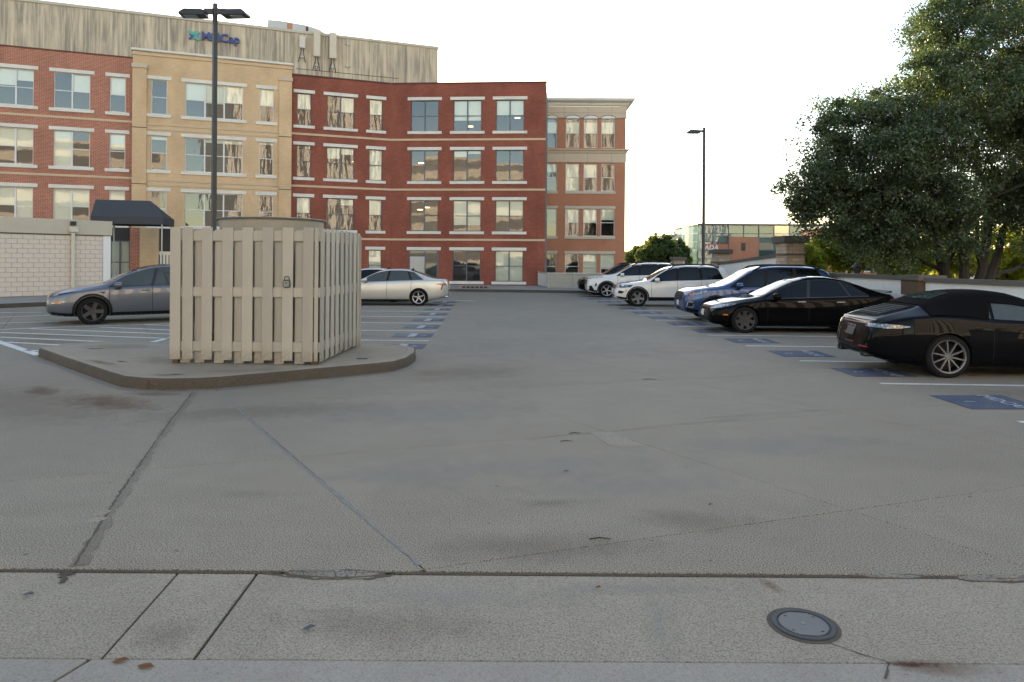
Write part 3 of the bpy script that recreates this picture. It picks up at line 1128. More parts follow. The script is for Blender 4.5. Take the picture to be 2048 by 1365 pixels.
# -- left red wing
s262 = along(C0, A1, 264)
sL = s262 - 27.
rt = thing('brick_wing', 'orange-red brick wing with white window frames at far left', 'building', (C0[0] + sL * D1[0], C0[1] + sL * D1[1], 0), A1)
f = lambda px: along(C0, A1, px) - sL
cols = [(f(-8), f(65), 2), (f(105), f(178), 2), (f(217), f(249), 1)]
d_ = 27. - (cols[0][0] + cols[0][1]) / 2
cols += [(cols[0][0] - 5.0, cols[0][0] - 2.9, 2), (cols[0][0] - 7.6, cols[0][0] - 6.6, 1), (cols[0][0] - 10.6, cols[0][0] - 9.6, 1), (cols[0][0] - 14., cols[0][0] - 11.9, 2)]
facade(rt, ID, 0, 27., 13.5, 'brick_red', 'frame_white', cols, belt=('belt', (9.70, 6.40, 3.1)), blinds={(0, 0): [.45, .3], (0, 1): [0, .5], (0, 2): [.5], (1, 0): [.5, .5], (1, 1): [1, 0], (1, 2): [.45], (2, 0): [.5, 1], (2, 1): [1, .5], (2, 2): [1]})
MB().box(0, 27., -.06, .25, 13.5, 13.56).build('coping', M['dark_coping'], rt)
# -- tan section, a little proud
o_t, s0 = sec_origin(264)
nrm = (math.sin(A1), -math.cos(A1))
pr_ = .22
tn = thing('tan_brick_bay', 'tan brick building section with triple windows behind the tall lamp post', 'building', (o_t[0] + nrm[0] * pr_, o_t[1] + nrm[1] * pr_, 0), A1)
s580 = along(C0, A1, 581)
LT = s580 - s0
f = lambda px: along(C0, A1, px) - s0
cols = [(f(301), f(333), 1), (f(369), f(484), 3), (f(517), f(545), 1)]
facade(tn, ID, 0, LT, 13.92, 'brick_tan', 'frame_white', cols, belt=('belt', (9.62, 9.35, 6.32, 6.05)), depth=11, blinds={(0, 0): [0], (0, 1): [.5, .55, .5], (0, 2): [.5], (1, 0): [.1], (1, 1): [0, .1, .1], (1, 2): [.05], (2, 0): [0], (2, 1): [0, 0, 0], (2, 2): [0]})
for xa in (.0, LT - .75):
    MB().box(xa, xa + .75, -.12, 0, .1, 12.9).build('pilaster', M['brick_tan'], tn)
    MB().box(xa - .05, xa + .80, -.18, 0, 12.9, 13.15).build('capital', M['stone_tan'], tn, bevel=.02)
    for z in (9.4, 6.1, 2.8):
        MB().box(xa - .012, xa + .762, -.132, .0, z, z + .05).build('groove_band', M['cap_stone'], tn)
MB().box(-.08, LT + .08, -.14, .25, 13.92, 14.06).build('coping', M['precast'], tn, bevel=.02)
MB().box(-.04, LT + .04, -.07, -.0, 13.68, 13.80).build('belt_course', M['belt'], tn)
MB().quad((0, -.001, 0), (0, .6, 0), (0, .6, 13.92), (0, -.001, 13.92)).build('side_wall', M['brick_tan'], tn)
# -- dark red section with two facets
o_d, s1 = sec_origin(581)
dk = thing('dark_brick_section', 'dark red brick section with a bent front and grey window frames', 'building', o_d, A1)
LD = -s1
f = lambda px: along(C0, A1, px) - s1
cols = [(f(592), f(620.5), 1), (f(652), f(707), 2), (f(737), f(763.5), 1)]
facade(dk, ID, 0, LD, 13.42, 'brick_dark', 'frame_dark', cols, belt=('belt', (9.66, 6.36, 3.06)), blinds={(0, 0): [.5], (0, 1): [0, .5], (0, 2): [.5], (1, 0): [.0], (1, 1): [.35, .2], (1, 2): [1], (2, 0): [.5], (2, 1): [.0, .2], (2, 2): [.5], (3, 2): [1]})
AB = math.atan2(45.7 - 46.41, 2.15 + 8.1)
mB = Matrix.Translation((LD, 0, 0)) @ Matrix.Rotation(AB - A1, 4, 'Z')
LB = math.hypot(45.7 - 46.41, 2.15 + 8.1)
f = lambda px: along(C0, AB, px)
cols = [(f(820), f(875), 2), (f(905), f(961), 2), (f(990), f(1046), 2)]
facade(dk, mB, 0, LB, 13.42, 'brick_dark', 'frame_dark', cols, belt=('belt', (9.66, 6.36, 3.06)), skip={(3, 0)}, depth=16, blinds={(0, 0): [0, .0], (0, 1): [.65, .65], (0, 2): [.5, .5], (1, 0): [0, 0], (1, 1): [.2, .1], (1, 2): [0, 0], (2, 0): [0, 0], (2, 1): [.8, .8], (2, 2): [.5, .5], (3, 1): [0, 0], (3, 2): [1, 1]})
MB().box(0, LD - .02, -.06, .25, 13.42, 13.50).build('coping', M['dark_coping'], dk)
MB().box(.02, LB + .05, -.06, .25, 13.42, 13.50).build('coping', M['dark_coping'], dk, mat=mB)
# entrance door with sidelight in the ground floor of the frontal facet
dx0, dx1 = cols[0][0], cols[0][1]
MB().box(dx0 - .22, dx1 + .22, -.05, .06, 2.424, 2.63).build('lintel', M['precast'], dk, mat=mB, bevel=.008)
MB().box(dx0 - .06, dx1 + .06, -.03, -.004, .1, 2.42).build('door_surround', M['frame_dark'], dk, mat=mB)
dr = MB().box(dx0 + .02, dx0 + .98, -.06, -.032, .16, 2.0).build('door', M['rail_metal'], dk, mat=mB)
MB().tube([(dx0 + .88, -.09, 1.0), (dx0 + .88, -.09, 1.3)], .015, 8).build('handle', M['chrome'], dr)
MB().box(dx0 + .02, dx0 + .98, -.05, -.034, 2.05, 2.38).build('transom_pane', M['car_glass_clear'], dk, mat=mB)
MB().box(dx0 + 1.06, dx1 - .05, -.05, -.034, .2, 2.38).build('sidelight_pane', M['car_glass_clear'], dk, mat=mB)
for xx in (LB - .55,):
    MB().box(xx, xx + .012, -.006, .0, .1, 13.4).build('control_joint', M['dark_coping'], dk, mat=mB)
for z in (8.7, 5.4, 12.1):
    MB().box(LB - .56, LB, -.006, .0, z, z + .02).build('control_joint', M['dark_coping'], dk, mat=mB)
# small lit ceiling lamps seen through panes
for (m_, x, z) in ((mB, cols[0][0] + .5, 8.3), (mB, cols[1][0] + 1.0, 10.75), (mB, cols[2][0] + 1.35, 11.3), (mB, cols[0][0] + .9, 5.3), (mB, cols[0][0] + .45, 5.15)):
    MB().box(x - .17, x + .17, .9, 1.1, z, z + .045).build('ceiling_lamp', M['ceiling_lamp'], dk, mat=m_)
MB().box(4., 4.3, 1.1, 1.3, 8.3, 8.34).build('ceiling_lamp', M['ceiling_lamp'], dk)

# -- orange brick block with cornices
P3 = (2.0, 51.2)
ob = thing('corniced_brick_block', 'orange brick block with tan stone cornices at right end of the row', 'building', (2.0, 51.2, 0), 0)
f = lambda px: along(P3, 0, px)
LO = f(1249.5)
cols = [(f(1092), f(1113), 1), (f(1130), f(1157.5), 1), (f(1166), f(1193.5), 1), (f(1201), f(1228.5), 1)]
rows = [(10.08, 12.2), (6.9, 8.9), (3.6, 5.6), (.45, 2.3)]
facade(ob, ID, 0, LO, 12.25, 'brick_orange', 'frame_white', cols, rows, lint=0, depth=14, blinds={(0, 0): [.5], (0, 1): [.5], (0, 2): [.5], (0, 3): [.5], (1, 1): [1], (1, 0): [.3], (1, 2): [.5], (1, 3): [0], (2, 1): [.5], (2, 2): [.5], (2, 3): [.4], (2, 0): [0], (3, 0): [0], (3, 1): [0], (3, 2): [1], (3, 3): [.6]})
MB().box(-.02, LO + .06, -.06, .4, 12.254, 13.08).build('frieze', M['stone_tan'], ob)
prof = [(0, 13.084), (.12, 13.16), (.2, 13.3), (.48, 13.42), (.52, 13.5), (.52, 13.6), (0, 13.6)]
mb = MB()
n = len(prof)
mb.add([(-.02, -p - .06, z) for p, z in prof] + [(LO + .06 + p, -p - .06, z) for p, z in prof] + [(LO + .06 + p, 14, z) for p, z in prof],
       [(r * n + i, r * n + i + 1, (r + 1) * n + i + 1, (r + 1) * n + i)[::-1] for r in range(2) for i in range(n - 1)] + [tuple(range(n))])
mb.build('cornice', M['precast'], ob, fixn=True)
MB().box(-.02, LO + .05, -.04, .0, 9.0, 9.62).build('frieze', M['stone_tan'], ob)
prof = [(0, 9.624), (.06, 9.7), (.08, 9.8), (.2, 9.88), (.2, 9.96), (0, 9.97)]
mb = MB()
n = len(prof)
mb.add([(-.02, -p - .04, z) for p, z in prof] + [(LO + .05 + p, -p - .04, z) for p, z in prof] + [(LO + .05 + p, 14, z) for p, z in prof],
       [(r * n + i, r * n + i + 1, (r + 1) * n + i + 1, (r + 1) * n + i)[::-1] for r in range(2) for i in range(n - 1)] + [tuple(range(n))])
mb.build('cornice', M['stone_tan'], ob, fixn=True)
for z in (12.6,):
    MB().box(-.02, LO + .062, -.064, -.06, z, z + .015).build('joint_line', M['cap_stone'], ob)
for k in range(1, 4):
    MB().box(LO * k / 3.6, LO * k / 3.6 + .015, -.064, -.061, 12.26, 13.08).build('joint_line', M['cap_stone'], ob)
    MB().box(LO * k / 3.6, LO * k / 3.6 + .015, -.044, -.041, 9.0, 9.62).build('joint_line', M['cap_stone'], ob)
for (a, b, z) in ((cols[1][0] - .06, cols[3][1] + .06, 5.604), (cols[1][0] - .06, cols[3][1] + .06, 2.304), (cols[0][0] - .06, cols[0][1] + .06, 5.604), (cols[0][0] - .06, cols[0][1] + .06, 2.304)):
    MB().box(a, b, -.05, .05, z, z + .2).build('lintel', M['trim_cream'], ob, bevel=.008)
for (a, b, z) in ((cols[1][0] - .06, cols[3][1] + .06, 6.896), (cols[1][0] - .06, cols[3][1] + .06, 3.596), (cols[0][0] - .06, cols[0][1] + .06, 3.596), (cols[0][0] - .06, cols[0][1] + .06, 6.896)):
    MB().box(a, b, -.06, .05, z - .2, z).build('sill', M['trim_cream'], ob, bevel=.008)
for c in cols:
    cx, hw = (c[0] + c[1]) / 2, (c[1] - c[0]) / 2 + .05
    MB().tube([(cx + hw * math.cos(t), -.07, 12.2 + .24 * math.sin(t)) for t in np.linspace(0, math.pi, 13)], .02, 5).build('arch_trim', M['cap_stone'], ob)
    mb = MB()
    pts = [(cx + hw * .94 * math.cos(t), 12.2 + .21 * math.sin(t)) for t in np.linspace(0, math.pi, 13)]
    mb.add([(x, -.0635, z) for x, z in pts], [tuple(range(13))[::-1]])
    mb.build('arch_panel', M['frame_white'], ob)

# -- stained concrete penthouse set back on the roofs
pn = (C0[0] - math.sin(A1) * 4.0, C0[1] + math.cos(A1) * 4.0)
xe = along(pn, A1, 873)
ph = thing('concrete_penthouse', 'rain-streaked pale concrete penthouse wall above the brick roofs', 'building', (pn[0] + (xe - 44) * D1[0], pn[1] + (xe - 44) * D1[1], 13.1), A1)
MB().box(0, 44, 0, 10, 0, 4.22).build('wall', M['streaked_concrete'], ph)
MB().box(-.05, 44.06, -.07, 10.05, 4.22, 4.42).build('coping', M['trim_cream'], ph, bevel=.02)
fp = lambda px: along(pn, A1, px) - (xe - 44)


def on_pent(px, py):
    s = along(pn, A1, px)
    y = pn[1] + s * D1[1]
    return s - (xe - 44), PT(px, py, y).z - 13.1


pinv = Matrix.Translation((pn[0] + (xe - 44) * D1[0], pn[1] + (xe - 44) * D1[1], 13.1)) @ Matrix.Rotation(A1, 4, 'Z')
mb = MB()
x0_, z0_ = on_pent(0, 72)
x1_, z1_ = on_pent(262, 108)
mb.box(x0_ - 6, x1_, -.03, -.008, 1.12, 1.15).build('cable', M['cap_stone'], ph)
x2_, z2_ = on_pent(590, 138)
x3_, z3_ = on_pent(795, 153)
MB().box(x2_, x3_, -.03, -.008, z2_, z2_ + .03).build('cable', M['cap_stone'], ph)
# lettering on the penthouse
xl, zl = on_pent(385, 72)
sg = thing('wall_sign', 'blue raised letter sign with teal emblem on the concrete penthouse', 'sign', pinv @ Vector((0, 0, 0)), A1)
xe0, ze0 = on_pent(385, 72)
k = .40
mb = MB()
for (ang, mt_) in ((45, 'logo_teal'), (135, 'lead_letter_blue')):
    for sgn in (1, -1):
        b_ = MB()
        b_.box(.03, k, -.11, -.07, -.075, .075)
        o = b_.build('emblem_arm', M[mt_ if sgn > 0 or mt_ == 'logo_teal' else 'logo_teal'], sg)
        o.matrix_local = Matrix.Translation((xe0, 0, ze0)) @ Matrix.Rotation(rad(ang if sgn > 0 else ang + 180), 4, 'Y')
for (dx, dz, mt_) in ((.2, 0, 'logo_teal'), (-.2, 0, 'lead_letter_blue'), (0, .2, 'logo_teal'), (0, -.2, 'logo_teal')):
    MB().add([(xe0 + dx, -.12, ze0 + dz + .08), (xe0 + dx + .08, -.12, ze0 + dz), (xe0 + dx, -.12, ze0 + dz - .08), (xe0 + dx - .08, -.12, ze0 + dz)], [(0, 3, 2, 1)]).build('emblem_tip', M[mt_], sg)
xa, za = on_pent(400, 72)
xb, zb_ = on_pent(476, 84)
me = text_mesh('MidCap', 1.0, .06, .022)
bx = [v.co.x for v in me.vertices]
bw = max(bx) - min(bx)
sc_ = (xb - xa) / bw
me.materials.append(M['lead_letter_blue'])
o = link('lettering', me, sg)
o.matrix_local = Matrix.Translation(((xa + xb) / 2, -.12, ze0 + .0)) @ Matrix.Rotation(rad(90), 4, 'X') @ Matrix.Diagonal((sc_, sc_, 1, 1))
# antennas
for (lab, px0, px1, py0, py1, mt_) in (('short white panel antenna on the penthouse wall', 595, 607, 74, 100, 'antenna_light'), ('tall cream panel antenna next to the short one', 623, 637, 62, 117, 'antenna'), ('tall cream panel antenna beside the thin mast', 655, 669, 68, 121, 'antenna')):
    xa, zt = on_pent(px0, py0)
    xb, zbt = on_pent(px1, py1)
    an = thing('panel_antenna', lab, 'antenna', pinv @ Vector(((xa + xb) / 2, 0, zbt)), A1, 'panel antennas on the penthouse')
    hw = (xb - xa) / 2
    MB().box(-hw, hw, -.42, -.22, 0, zt - zbt).build('panel', M[mt_], an, bevel=.03)
    MB().tube([(0, -.14, -.75), (0, -.14, zt - zbt + .12)], .035, 8).build('mast', M['antenna_light'], an, smooth=True)
    for z in (-.55, (zt - zbt) * .8):
        MB().box(-.1, .1, -.2, 0, z - .05, z + .05).build('bracket', M['rail_metal'], an)
    for d in (-.06, .06):
        MB().tube([(d, -.3, .0), (d * 1.2, -.26, -.25), (d * 2.5, -.1, -.5), (d * 4, -.04, -.9)], .022, 6).build('cable', M['black_metal'], an)
xa, zt = on_pent(692, 74)
xb, zbt = on_pent(692, 136)
an = thing('antenna_mast', 'thin bare antenna mast standing against the penthouse wall', 'antenna', pinv @ Vector((xa, 0, zbt)), A1)
MB().tube([(0, -.12, -.05), (0, -.12, zt - zbt)], .04, 8).build('mast', M['antenna_light'], an, smooth=True)
for z in (.05, zt - zbt - .6):
    MB().box(-.16, .16, -.16, 0, z, z + .07).build('bracket', M['rail_metal'], an)
# rooftop unit
q = PT(607, 57, 56)
ru = thing('rooftop_unit', 'low rounded grey rooftop duct housing on the penthouse roof', 'rooftop unit', (q.x, 54.5, 17.45), A1)
pts = [(-2.3, 0), (-2.2, 2.7), (-1.2, 2.72), (.6, 2.62), (1.5, 2.45), (2.1, 2.15), (2.4, 1.7), (2.45, 0)]
mb = MB()
n = len(pts)
mb.add([(x, 0, z) for x, z in pts] + [(x, 2.5, z) for x, z in pts], [(i, i + 1, n + i + 1, n + i)[::-1] for i in range(n - 1)] + [tuple(range(n))[::-1], tuple(range(n, 2 * n))])
mb.build('housing', M['rail_metal'], ru, smooth=30, fixn=True)
MB().box(-.8, -.4, -.02, -.003, 0, 2.6).build('panel', M['brick_orange'], ru)
MB().box(.6, .8, -.02, -.003, 0, 2.5).build('panel', M['dark_coping'], ru)

# ------------------------------------------------------------------ pavement in front of the buildings
sw = struct('sidewalk')
SWP = [(-60, 10), (-26, 14.8), (-17.86, 24.43), (-16.4, 26.6), (-13.0, 34.0), (-8.3, 40.3), (3.6, 38.7), (9.0, 38.2), (9.0, 52), (-2, 52), (-14, 46), (-60, 32)]
so, si = inset(SWP, .15)
n = len(so)
MB().add([(x, y, -.02) for x, y in so] + [(x, y, .13) for x, y in inset(SWP, .012)[1]] + [(x, y, .15) for x, y in inset(SWP, .03)[1]] + [(x, y, .15) for x, y in si],
         [(r * n + i, r * n + (i + 1) % n, (r + 1) * n + (i + 1) % n, (r + 1) * n + i) for r in range(3) for i in range(n)]).build('kerb', M['kerb'], sw, smooth=50)
for p in cut_slabs(inset(SWP, .153)[1], [((0, 10 + 2.2 * i), (1, -.16)) for i in range(21)], .006):
    MB().prism([tuple(v) for v in p], .05, .147).build('slab', M['sidewalk'], sw)
for k in range(6):
    MB().box(-2.9 + k * .26, -2.74 + k * .26, 40.9, 41.15, .147, .26).build('kerb_stop', M['dirt'], sw)
MB().box(-3.1, -1.2, 41.15, 41.3, .147, .30).build('kerb_stop_rail', M['sidewalk'], sw)

# railing by the orange block
rl = thing('metal_railing', 'grey metal picket railing at the foot of the orange brick block', 'railing', (2.18, 41.7, .147))
mb = MB()
for k in range(44):
    mb.box(k * .105, k * .105 + .022, -.011, .011, .09, .86)
for k in range(26):
    mb.box(-.45 * k / 26 - .011, -.45 * k / 26 + .011, .15 * k, .15 * k + .022, .09, .86)
mb.build('pickets', M['rail_metal'], rl)['kind'] = 'stuff'
MB().box(-.03, 4.65, -.03, .03, .86, .94).build('top_rail', M['rail_metal'], rl)
MB().box(-.03, 4.65, -.02, .02, .05, .09).build('bottom_rail', M['rail_metal'], rl)
for (a, b) in ((.86, .94), (.05, .09)):
    MB().add([(-.02, .03, a), (.02, .03, a), (-.43, 3.9, a), (-.47, 3.9, a), (-.02, .03, b), (.02, .03, b), (-.43, 3.9, b), (-.47, 3.9, b)], [(0, 3, 2, 1), (4, 5, 6, 7), (0, 1, 5, 4), (1, 2, 6, 5), (2, 3, 7, 6), (3, 0, 4, 7)]).build('side_rail', M['rail_metal'], rl)
for (x, y) in ((0, 0), (1.55, 0), (3.1, 0), (4.62, 0), (-.45, 3.9)):
    MB().box(x - .035, x + .035, y - .035, y + .035, 0, .96).build('post', M['rail_metal'], rl)
MB().box(.0, 4.62, .06, .08, .1, .84).build('infill_panel', M['trim_cream'], rl)

# ------------------------------------------------------------------ block wall and awning on the left
AW = math.atan2(3.4, 2.6)
bw_ = thing('block_wall', 'pale concrete block wall with plain cap band at far left', 'wall', (-20.9 - .62 * 3.2, 28.6 - .785 * 3.2, .147), AW)
LWALL = 3.2 + 4.25
BL, BH = .4, .2
MB().box(0, LWALL - .32, .004, .3, 0, 2.63).build('mortar_core', M['mortar'], bw_)
full = MB().box(0, BL - .01, -.008, .1, 0, BH - .01).mesh('block', M['block'], bevel=.006)
half = MB().box(0, BL / 2 - .01, -.008, .1, 0, BH - .01).mesh('block', M['block'], bevel=.006)
for r in range(13):
    x = 0 if r % 2 == 0 else -BL / 2
    while x < LWALL - .36:
        a, b = max(0, x), min(x + BL, LWALL - .33)
        me_ = full if b - a > .39 else (half if abs(b - a - BL / 2) < .01 else MB().box(0, b - a - .01, -.008, .1, 0, BH - .01).mesh('block', M['block'], bevel=.006))
        o = link('block', me_, bw_)
        o.location = (a, random.uniform(-.003, .003), r * BH + .01)
        x += BL
MB().box(LWALL - .325, LWALL, -.03, .3, 0, 2.63).build('corner_pilaster', M['trim_white'], bw_, bevel=.01)
MB().box(0, LWALL + .05, -.06, .36, 2.63, 3.30).build('cap_band', M['trim_cream'], bw_, bevel=.01)
MB().box(0, LWALL + .05, -.075, -.06, 2.63, 2.66).build('drip_edge', M['cap_stone'], bw_)
xd = 3.2 + 2.65
MB().box(xd - .07, xd + .07, -.19, -.062, .02, 2.75).build('downspout', M['downspout'], bw_, bevel=.02)
MB().box(xd - .17, xd + .17, -.28, -.062, 2.75, 2.98).build('scupper_box', M['downspout'], bw_, bevel=.02)
MB().box(xd - .1, xd + .1, -.2, -.07, 3.05, 3.22).build('scupper_opening', M['black_metal'], bw_)

aw = thing('entrance_awning', 'dark grey canvas entrance awning over a thin metal frame behind the block wall', 'awning', (-20.0, 33.2, .22), rad(14))
# gable with ridge along local x, eaves front (-y) and back
AL, AD, EZ, RZ = 3.15, 2.4, 3.55, 4.42
mb = MB()
mb.add([(0, 0, EZ), (AL, 0, EZ), (AL, AD, EZ), (0, AD, EZ), (-.15, AD * .5, RZ), (AL - .85, AD * .5, RZ)],
       [(0, 1, 5, 4), (1, 2, 5), (2, 3, 4, 5), (3, 0, 4)])
top = mb.build('canopy', M['canvas'], aw, smooth=False)
mb = MB()
for a, b in (((0, 0), (AL, 0)), ((AL, 0), (AL, AD)), ((AL, AD), (0, AD)), ((0, AD), (0, 0))):
    mb.quad((*a, EZ - .36), (*b, EZ - .36), (*b, EZ), (*a, EZ))
mb.build('valance', M['canvas'], aw)
for k in range(9):
    x = .05 + k * (AL - .1) / 8
    MB().tube([(x, .03, EZ - .03), (x, AD - .03, EZ - .03)], .018, 6).build('frame_bar', M['black_metal'], aw)
for y in (.05, AD / 2, AD - .05):
    MB().tube([(.03, y, EZ - .06), (AL - .03, y, EZ - .06)], .02, 6).build('frame_bar', M['black_metal'], aw)
for x, y in ((AL - .06, .06), (AL - .06, AD - .06), (.35, AD - .06), (.1, .1)):
    MB().tube([(x, y, .14), (x, y, EZ - .05)], .035, 8).build('post', M['rail_metal'], aw, smooth=True)
# entrance recess behind the awning
er = thing('entrance_porch', 'shaded brick and tan entrance wall under the dark awning', 'wall', (-21.3, 37.0, .1), A1)
MB().box(.97, 1.45, 0, .5, 0, 3.3).build('brick_wall', M['brick_red'], er)
MB().box(1.452, 2.35, -.1, .5, 0, 3.3).build('tan_pier', M['brick_tan'], er)
MB().box(2.352, 4.6, .3, .5, 0, 3.3).build('shade_black_wall', M['black_metal'], er)  # wall coloured black to stand in for the shade under the awning
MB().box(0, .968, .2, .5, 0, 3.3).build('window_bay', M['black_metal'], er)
window(er, ID, .05, .96, .3, 2.6, 2, 'frame_dark', blinds=[1, 1])
gt = thing('slatted_gate', 'cream slatted gate panel seen past the awning post', 'gate', (-17.6, 35.0, .147), rad(14))
for k in range(11):
    MB().box(k * .145, k * .145 + .10, 0, .03, .1, 1.92).build('slat', M['gate_cream'], gt)
for z in (.15, 1.0, 1.8):
    MB().box(-.05, 1.6, .03, .07, z, z + .12).build('rail', M['gate_cream'], gt)
MB().box(-.06, 1.62, -.01, .08, 1.92, 1.97).build('cap', M['gate_cream'], gt)
hd = thing('handrail', 'black iron handrail with knob end beside the cream gate', 'handrail', (-16.35, 33.9, .147), rad(14))
MB().tube([(0, 0, 1.72), (.9, 0, 1.72)], .035, 8).build('bar', M['black_metal'], hd, smooth=True)
MB().lathe([(.0, 1.5), (.05, 1.52), (.08, 1.62), (.08, 1.8), (.03, 1.9), (.0, 1.92)], 12).build('knob', M['black_metal'], hd, smooth=True)
for k in range(7):
    MB().tube([(.08 + k * .13, 0, 0), (.08 + k * .13, 0, 1.7)], .012, 6).build('baluster', M['black_metal'], hd)

# ------------------------------------------------------------------ boundary wall on the right
WX = lambda y: float(np.interp(y, [8, 14, 24, 32, 44], [11.0, 10.5, 9.45, 9.35, 9.25]))
bwall = thing('boundary_wall', 'long white stucco boundary wall with dark coping behind the parked cars', 'wall', (0, 0, 0))


def wall_run(ys, zt, thick=.3, cope=.11, over=.07):
    n = len(ys)
    vs = []
    for y, z in zip(ys, zt):
        x = WX(y)
        vs += [(x, y, -.05), (x, y, z), (x + thick, y, z), (x + thick, y, -.05)]
    fs = [(4 * i + a, 4 * i + b, 4 * i + 4 + b, 4 * i + 4 + a) for i in range(n - 1) for a, b in ((0, 1), (1, 2), (2, 3))]
    fs += [(0, 3, 2, 1), (4 * n - 4, 4 * n - 3, 4 * n - 2, 4 * n - 1)]
    MB().add(vs, fs).build('stucco_panel', M['stucco'], bwall, fixn=True)
    vs = []
    for y, z in zip(ys, zt):
        x = WX(y)
        vs += [(x - over, y, z + .002), (x - over, y, z + cope), (x + thick + over, y, z + cope), (x + thick + over, y, z + .002)]
    fs = [(4 * i + a, 4 * i + (a + 1) % 4, 4 * i + 4 + (a + 1) % 4, 4 * i + 4 + a) for i in range(n - 1) for a in range(4)]
    fs += [(0, 3, 2, 1), (4 * n - 4, 4 * n - 3, 4 * n - 2, 4 * n - 1)]
    MB().add(vs, fs).build('coping', M['cap_stone'], bwall, fixn=True)


wall_run([6, 12, 17.2], [1.26, 1.34, 1.33])
wall_run([18.0, 21, 23.8], [1.36, 1.37, 1.38])
wall_run([24.75, 31.6], [1.98, 1.66])
wall_run([32.35, 39.6], [1.62, 1.28])
wall_run([40.3, 46], [1.24, 1.0])


def pier(y0, y1, zt, grow=.06, cap=.18):
    x = WX((y0 + y1) / 2)
    pv = thing('brick_pier', {17.2: 'low brick pier at the step in the white boundary wall', 23.8: 'tallest tan brick pier with a heavy cap on the boundary wall', 31.6: 'middle brick pier on the sloping white wall by the slim lamp post', 39.6: 'farthest brick pier at the low end of the white wall'}[y0], 'pier', (x, (y0 + y1) / 2, 0), 0, 'piers of the boundary wall')
    h = (y1 - y0) / 2
    zl = zt - cap - .36 if y0 < 20 else -.05
    if y0 < 20:
        MB().box(-.02, .4, -h + .004, h - .004, -.05, zl - .002).build('base', M['stucco'], pv)
    MB().box(-.12, .5, -h + .004, h - .004, zl, zt - cap).build('shaft', M['brick_pier'] if y0 > 20 else M['brown_wood'], pv)
    if y0 > 20:
        MB().box(-.12 - grow * .5, .5 + grow * .5, -h - .002 - grow * .5, h + grow * .5, zt - cap - .42, zt - cap - .36).build('band', M['cap_stone'], pv)
    MB().box(-.12 - grow, .5 + grow, -h - grow, h + grow, zt - cap + .002, zt).build('cap', M['cap_stone'], pv, bevel=.015)


pier(17.2, 18.0, 1.50, .05, .14)
pier(23.8, 24.75, 2.70, .12, .24)
pier(31.6, 32.35, 2.36, .1, .2)
pier(39.6, 40.3, 2.05, .08, .18)
lan = thing('lantern_post', 'small dark street lantern standing just behind the boundary wall', 'lantern', (10.95, 22.2, 0))
MB().tube([(0, 0, 0), (0, 0, 1.35)], .04, 8).build('post', M['black_metal'], lan, smooth=True)
MB().lathe([(.0, 1.35), (.07, 1.36), (.13, 1.62), (.17, 1.64), (.10, 1.75), (.02, 1.84), (.012, 1.92), (0, 1.93)], 8).build('lantern', M['black_metal'], lan)


# ------------------------------------------------------------------ cars
def pchip(xk, yk):
    xk, yk = np.array(xk, float), np.array(yk, float)
    h = np.diff(xk)
    d = np.diff(yk) / h
    m = np.zeros_like(yk)
    for i in range(1, len(xk) - 1):
        if d[i - 1] * d[i] > 0:
            w1, w2 = 2 * h[i] + h[i - 1], h[i] + 2 * h[i - 1]
            m[i] = (w1 + w2) / (w1 / d[i - 1] + w2 / d[i])
    m[0], m[-1] = d[0], d[-1]

    def f(x):
        x = float(min(max(x, xk[0]), xk[-1]))
        i = int(min(max(np.searchsorted(xk, x) - 1, 0), len(h) - 1))
        t = (x - xk[i]) / h[i]
        return (yk[i] * (1 + 2 * t) * (1 - t) ** 2 + m[i] * h[i] * t * (1 - t) ** 2 + yk[i + 1] * t * t * (3 - 2 * t) + m[i + 1] * h[i] * t * t * (t - 1))
    return f


def curve(pts):
    return pchip([p[0] for p in pts], [p[1] for p in pts])


def wheel_meshes(R, rim, wid, n, style, spoke, tyre_m='tyre'):
    "wheel centred at the origin, outer face towards -y"
    h = wid / 2
    ty = MB().lathe([(rim, h), (rim + .02, h + .005), (R - .03, h + .002), (R, h - .03), (R, -h + .03), (R - .03, -h - .002), (rim + .02, -h - .005), (rim, -h), (rim - .02, -h + .03), (rim - .02, h)], 44, 'Y').mesh('tyre', M[tyre_m], smooth=35)
    rb = MB()
    # rim lip and dark barrel
    rb.lathe([(rim + .003, -h + .01), (rim - .004, -h - .004), (rim - .022, -h + .004), (rim - .03, -h + .03)], 44, 'Y', mi=0)
    rb.lathe([(rim - .03, -h + .03), (rim - .035, .02), (.001, .02)], 44, 'Y', mi=1)
    hub = .062 if style != 'disc' else .075
    rb.lathe([(.0005, -h + .012), (hub * .6, -h + .012), (hub, -h + .03), (hub, .0)], 24, 'Y', mi=0)
    for k in range(n):
        a0 = 2 * math.pi * k / n + math.pi / 2
        sub = [(0, 1.)] if style != 'split' else [(-.085, 1.), (.085, 1.)]
        for da, sc in sub:
            a = a0 + da
            wi, wo = {'thin': (.013, .009), 'wide': (.05, .05), 'split': (.018, .011), 'disc': (.06, .095), 'five': (.026, .020)}[style]
            r0, r1 = hub * .75, rim - .018
            ca, sa = math.cos(a), math.sin(a)
            vs = []
            for r, w_, y in ((r0, wi, -h + .016), (r1, wo, -h + .008)):
                for s in (-1, 1):
                    vs.append((r * ca - s * w_ * sa, y, r * sa + s * w_ * ca))
                for s in (-1, 1):
                    vs.append((r * ca - s * w_ * .7 * sa, y + .045, r * sa + s * w_ * .7 * ca))
            rb.add(vs, [(0, 1, 5, 4), (1, 3, 7, 5), (0, 4, 6, 2), (2, 6, 7, 3), (0, 2, 3, 1), (4, 5, 7, 6)], 0)
    rm = rb.mesh('rim', [M[spoke], M['rubber']], smooth=30, fixn=True)
    return ty, rm


